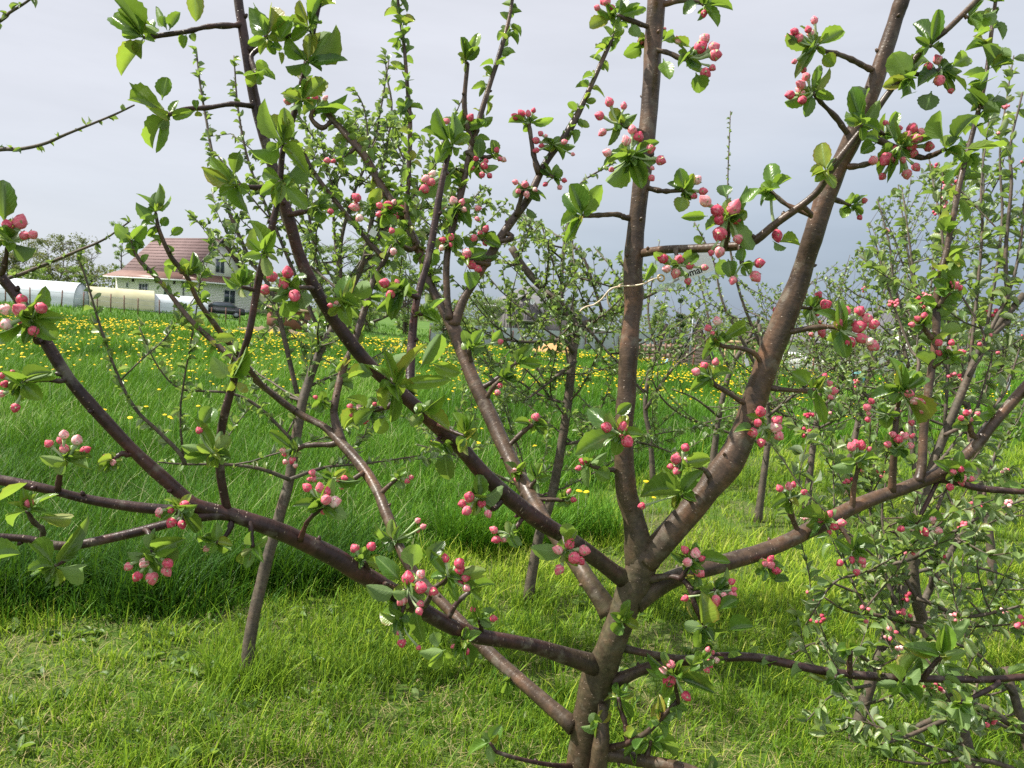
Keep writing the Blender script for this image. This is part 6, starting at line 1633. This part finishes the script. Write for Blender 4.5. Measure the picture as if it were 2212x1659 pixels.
# ------------------------------------------------------------------ name tag, its wire and other labels
def clear_mat():
    m, nt, out = new_mat('clear_film')
    tr = nd(nt, 'ShaderNodeBsdfTransparent', {'Color': (0.93, 0.96, 0.95, 1)})
    gl = nd(nt, 'ShaderNodeBsdfGlossy', {'Color': (1, 1, 1, 1), 'Roughness': 0.12})
    df = nd(nt, 'ShaderNodeBsdfDiffuse', {'Color': (0.75, 0.8, 0.78, 1)})
    a = nd(nt, 'ShaderNodeMixShader', {0: 0.13, 1: tr.outputs[0], 2: df.outputs[0]})
    b = nd(nt, 'ShaderNodeMixShader', {0: 0.06, 1: a.outputs[0], 2: gl.outputs[0]})
    nt.links.new(b.outputs[0], out.inputs[0]); return m
M['clear'] = clear_mat()
M['brass'] = simple_mat('brass', (0.65, 0.45, 0.14), (0.5, 0.33, 0.1), 30, 0.3, metal=.9)
M['paper'] = simple_mat('white_paper', (0.82, 0.82, 0.84), (0.78, 0.78, 0.8), 6, 0.6)
M['ink'] = simple_mat('black_ink', (0.02, 0.02, 0.02), None, 6, 0.6)
M['cord'] = simple_mat('cream_wire', (0.72, 0.58, 0.42), (0.6, 0.46, 0.32), 60, 0.5)
DT = 1.545
o_ = P(1420, 634, DT)                                        # lower corner by the eyelet
ux = (P(1552, 592, DT + .01) - o_).normalized(); uz = (P(1406, 566, DT) - o_); uz = (uz - ux * uz.dot(ux)).normalized()
un = ux.cross(uz)                                            # points away from the lens or to it
if un.dot(CAM - o_) < 0: un = -un
W_ = (P(1552, 592, DT) - o_).length; Hh = 70 * DT / FPX
def tagp(u, v, lift=0.0): return o_ + ux * (u * W_) + uz * (v * Hh) + un * lift
tagt = thing('name_tag', 'clear plastic name tag with a white printed paper strip, wired to the upright leader', 'tag', o_)
mb = MB()
q = [tagp(0, 0), tagp(1, 0), tagp(1, 1), tagp(0, 1)]
mb.poly_prism(q, un * .0008); mb.build('sleeve', M['clear'], tagt, o_, smooth=False)
mb = MB(); c = tagp(.13, .42, .0006); ring = [c + (ux * math.cos(t) + uz * math.sin(t)) * .0062 for t in np.linspace(0, 2 * math.pi, 17)]
mb.tube(ring, [.0017] * 17, 6, cap=False); mb.build('eyelet', M['brass'], tagt, o_)
mb = MB(); mb.poly_prism([tagp(.40, .14, .0014), tagp(.985, .14, .0014), tagp(.985, .90, .0014), tagp(.40, .90, .0014)], un * .0003)
pap = mb.build('paper_strip', M['paper'], tagt, o_, smooth=False)
def text_on(txt, u, v, hgt, parent, size_bold=.0):
    cu = bpy.data.curves.new('lettering', 'FONT'); cu.body = txt; cu.size = hgt; cu.offset = size_bold; cu.extrude = .00002
    ob = bpy.data.objects.new('lettering', cu); COL.objects.link(ob)
    dg = bpy.context.evaluated_depsgraph_get(); dg.update()
    me = bpy.data.meshes.new_from_object(ob.evaluated_get(dg)); bpy.data.objects.remove(ob)
    me.materials.clear(); me.materials.append(M['ink'])
    lt = bpy.data.objects.new('lettering', me); COL.objects.link(lt); lt.parent = parent
    b_ = tagp(u, v, .0019) - o_
    yv = uz; zv = ux.cross(yv)
    lt.matrix_local = Matrix(((ux.x, yv.x, zv.x, b_.x), (ux.y, yv.y, zv.y, b_.y), (ux.z, yv.z, zv.z, b_.z), (0, 0, 0, 1)))
text_on('(o', .45, .55, .017, pap, .0003)
text_on('omar', .49, .20, .019, pap, .0004)
# the wire round the leader
wp = [(1428,600,1.543),(1412,603,1.548),(1390,613,1.552),(1368,617,1.565),(1345,618,1.58),(1338,619,1.60),(1331,620,1.60),(1317,626,1.60),(1300,646,1.61),(1283,658,1.62),(1268,662,1.62),(1257,668,1.62),(1253,673,1.62)]
mb = MB(); pts = smooth_path([tuple(P(*w_)) for w_ in wp], 5); mb.tube(pts, [.0016] * len(pts), 6)
w2 = [(1345,612,1.59),(1338,616,1.60),(1333,622,1.602),(1326,622,1.60),(1319,628,1.602),(1313,630,1.6),(1312,640,1.61),(1314,655,1.615),(1319,666,1.62)]
pts = smooth_path([tuple(P(*w_)) for w_ in w2], 5); mb.tube(pts, [.0015] * len(pts), 6)
w3 = [(1349,606,1.60),(1350,613,1.635),(1368,612,1.645),(1388,608,1.635),(1392,606,1.60),(1406,600,1.57)]
pts = smooth_path([tuple(P(*w_)) for w_ in w3], 5); mb.tube(pts, [.0015] * len(pts), 6)
o = mb.build('twisted_wire', M['cord'], None, P(1331, 620, 1.6)); tag(o, 'cream plastic covered wire twisted round the upright leader, holding the name tag', 'wire')
def small_label(label, fx, fy, d, w, h, ang, lines=True):
    c = P(fx, fy, d); up_ = Matrix.Rotation(R(ang), 3, 'Y') @ Vector((0, 0, 1)); rt_ = Matrix.Rotation(R(ang), 3, 'Y') @ Vector((1, .25, 0)).normalized()
    a = w * d / FPX / 2; b = h * d / FPX / 2
    mb = MB(); q = [c - rt_ * a - up_ * b, c + rt_ * a - up_ * b, c + rt_ * a + up_ * b, c - rt_ * a + up_ * b]
    mb.poly_prism(q, Vector((.1, -.9, 0)) * .0006, 0)
    mb.tube([c + up_ * b * .8, c + up_ * b * 1.6, c + up_ * (b * 2.2) + rt_ * a * .3], [.0012] * 3, 4, mi=0)
    o = mb.build('paper_label', M['paper'], None, c, smooth=False); tag(o, label, 'label', 'small paper labels on the trees')
small_label('small white label among leaves high on the middle branches', 806, 503, 2.24, 16, 14, 25)
small_label('small white label hanging under the bent spur of the thick leaning limb', 1613, 783, 2.2, 9, 16, -20)
small_label('small white label just right of the upright leader, below the name tag', 1413, 655, 4.2, 18, 14, 10)
small_label('small white label between stems at the far right', 2179, 834, 2.6, 7, 18, 0)
print('objects', len(SC.objects))
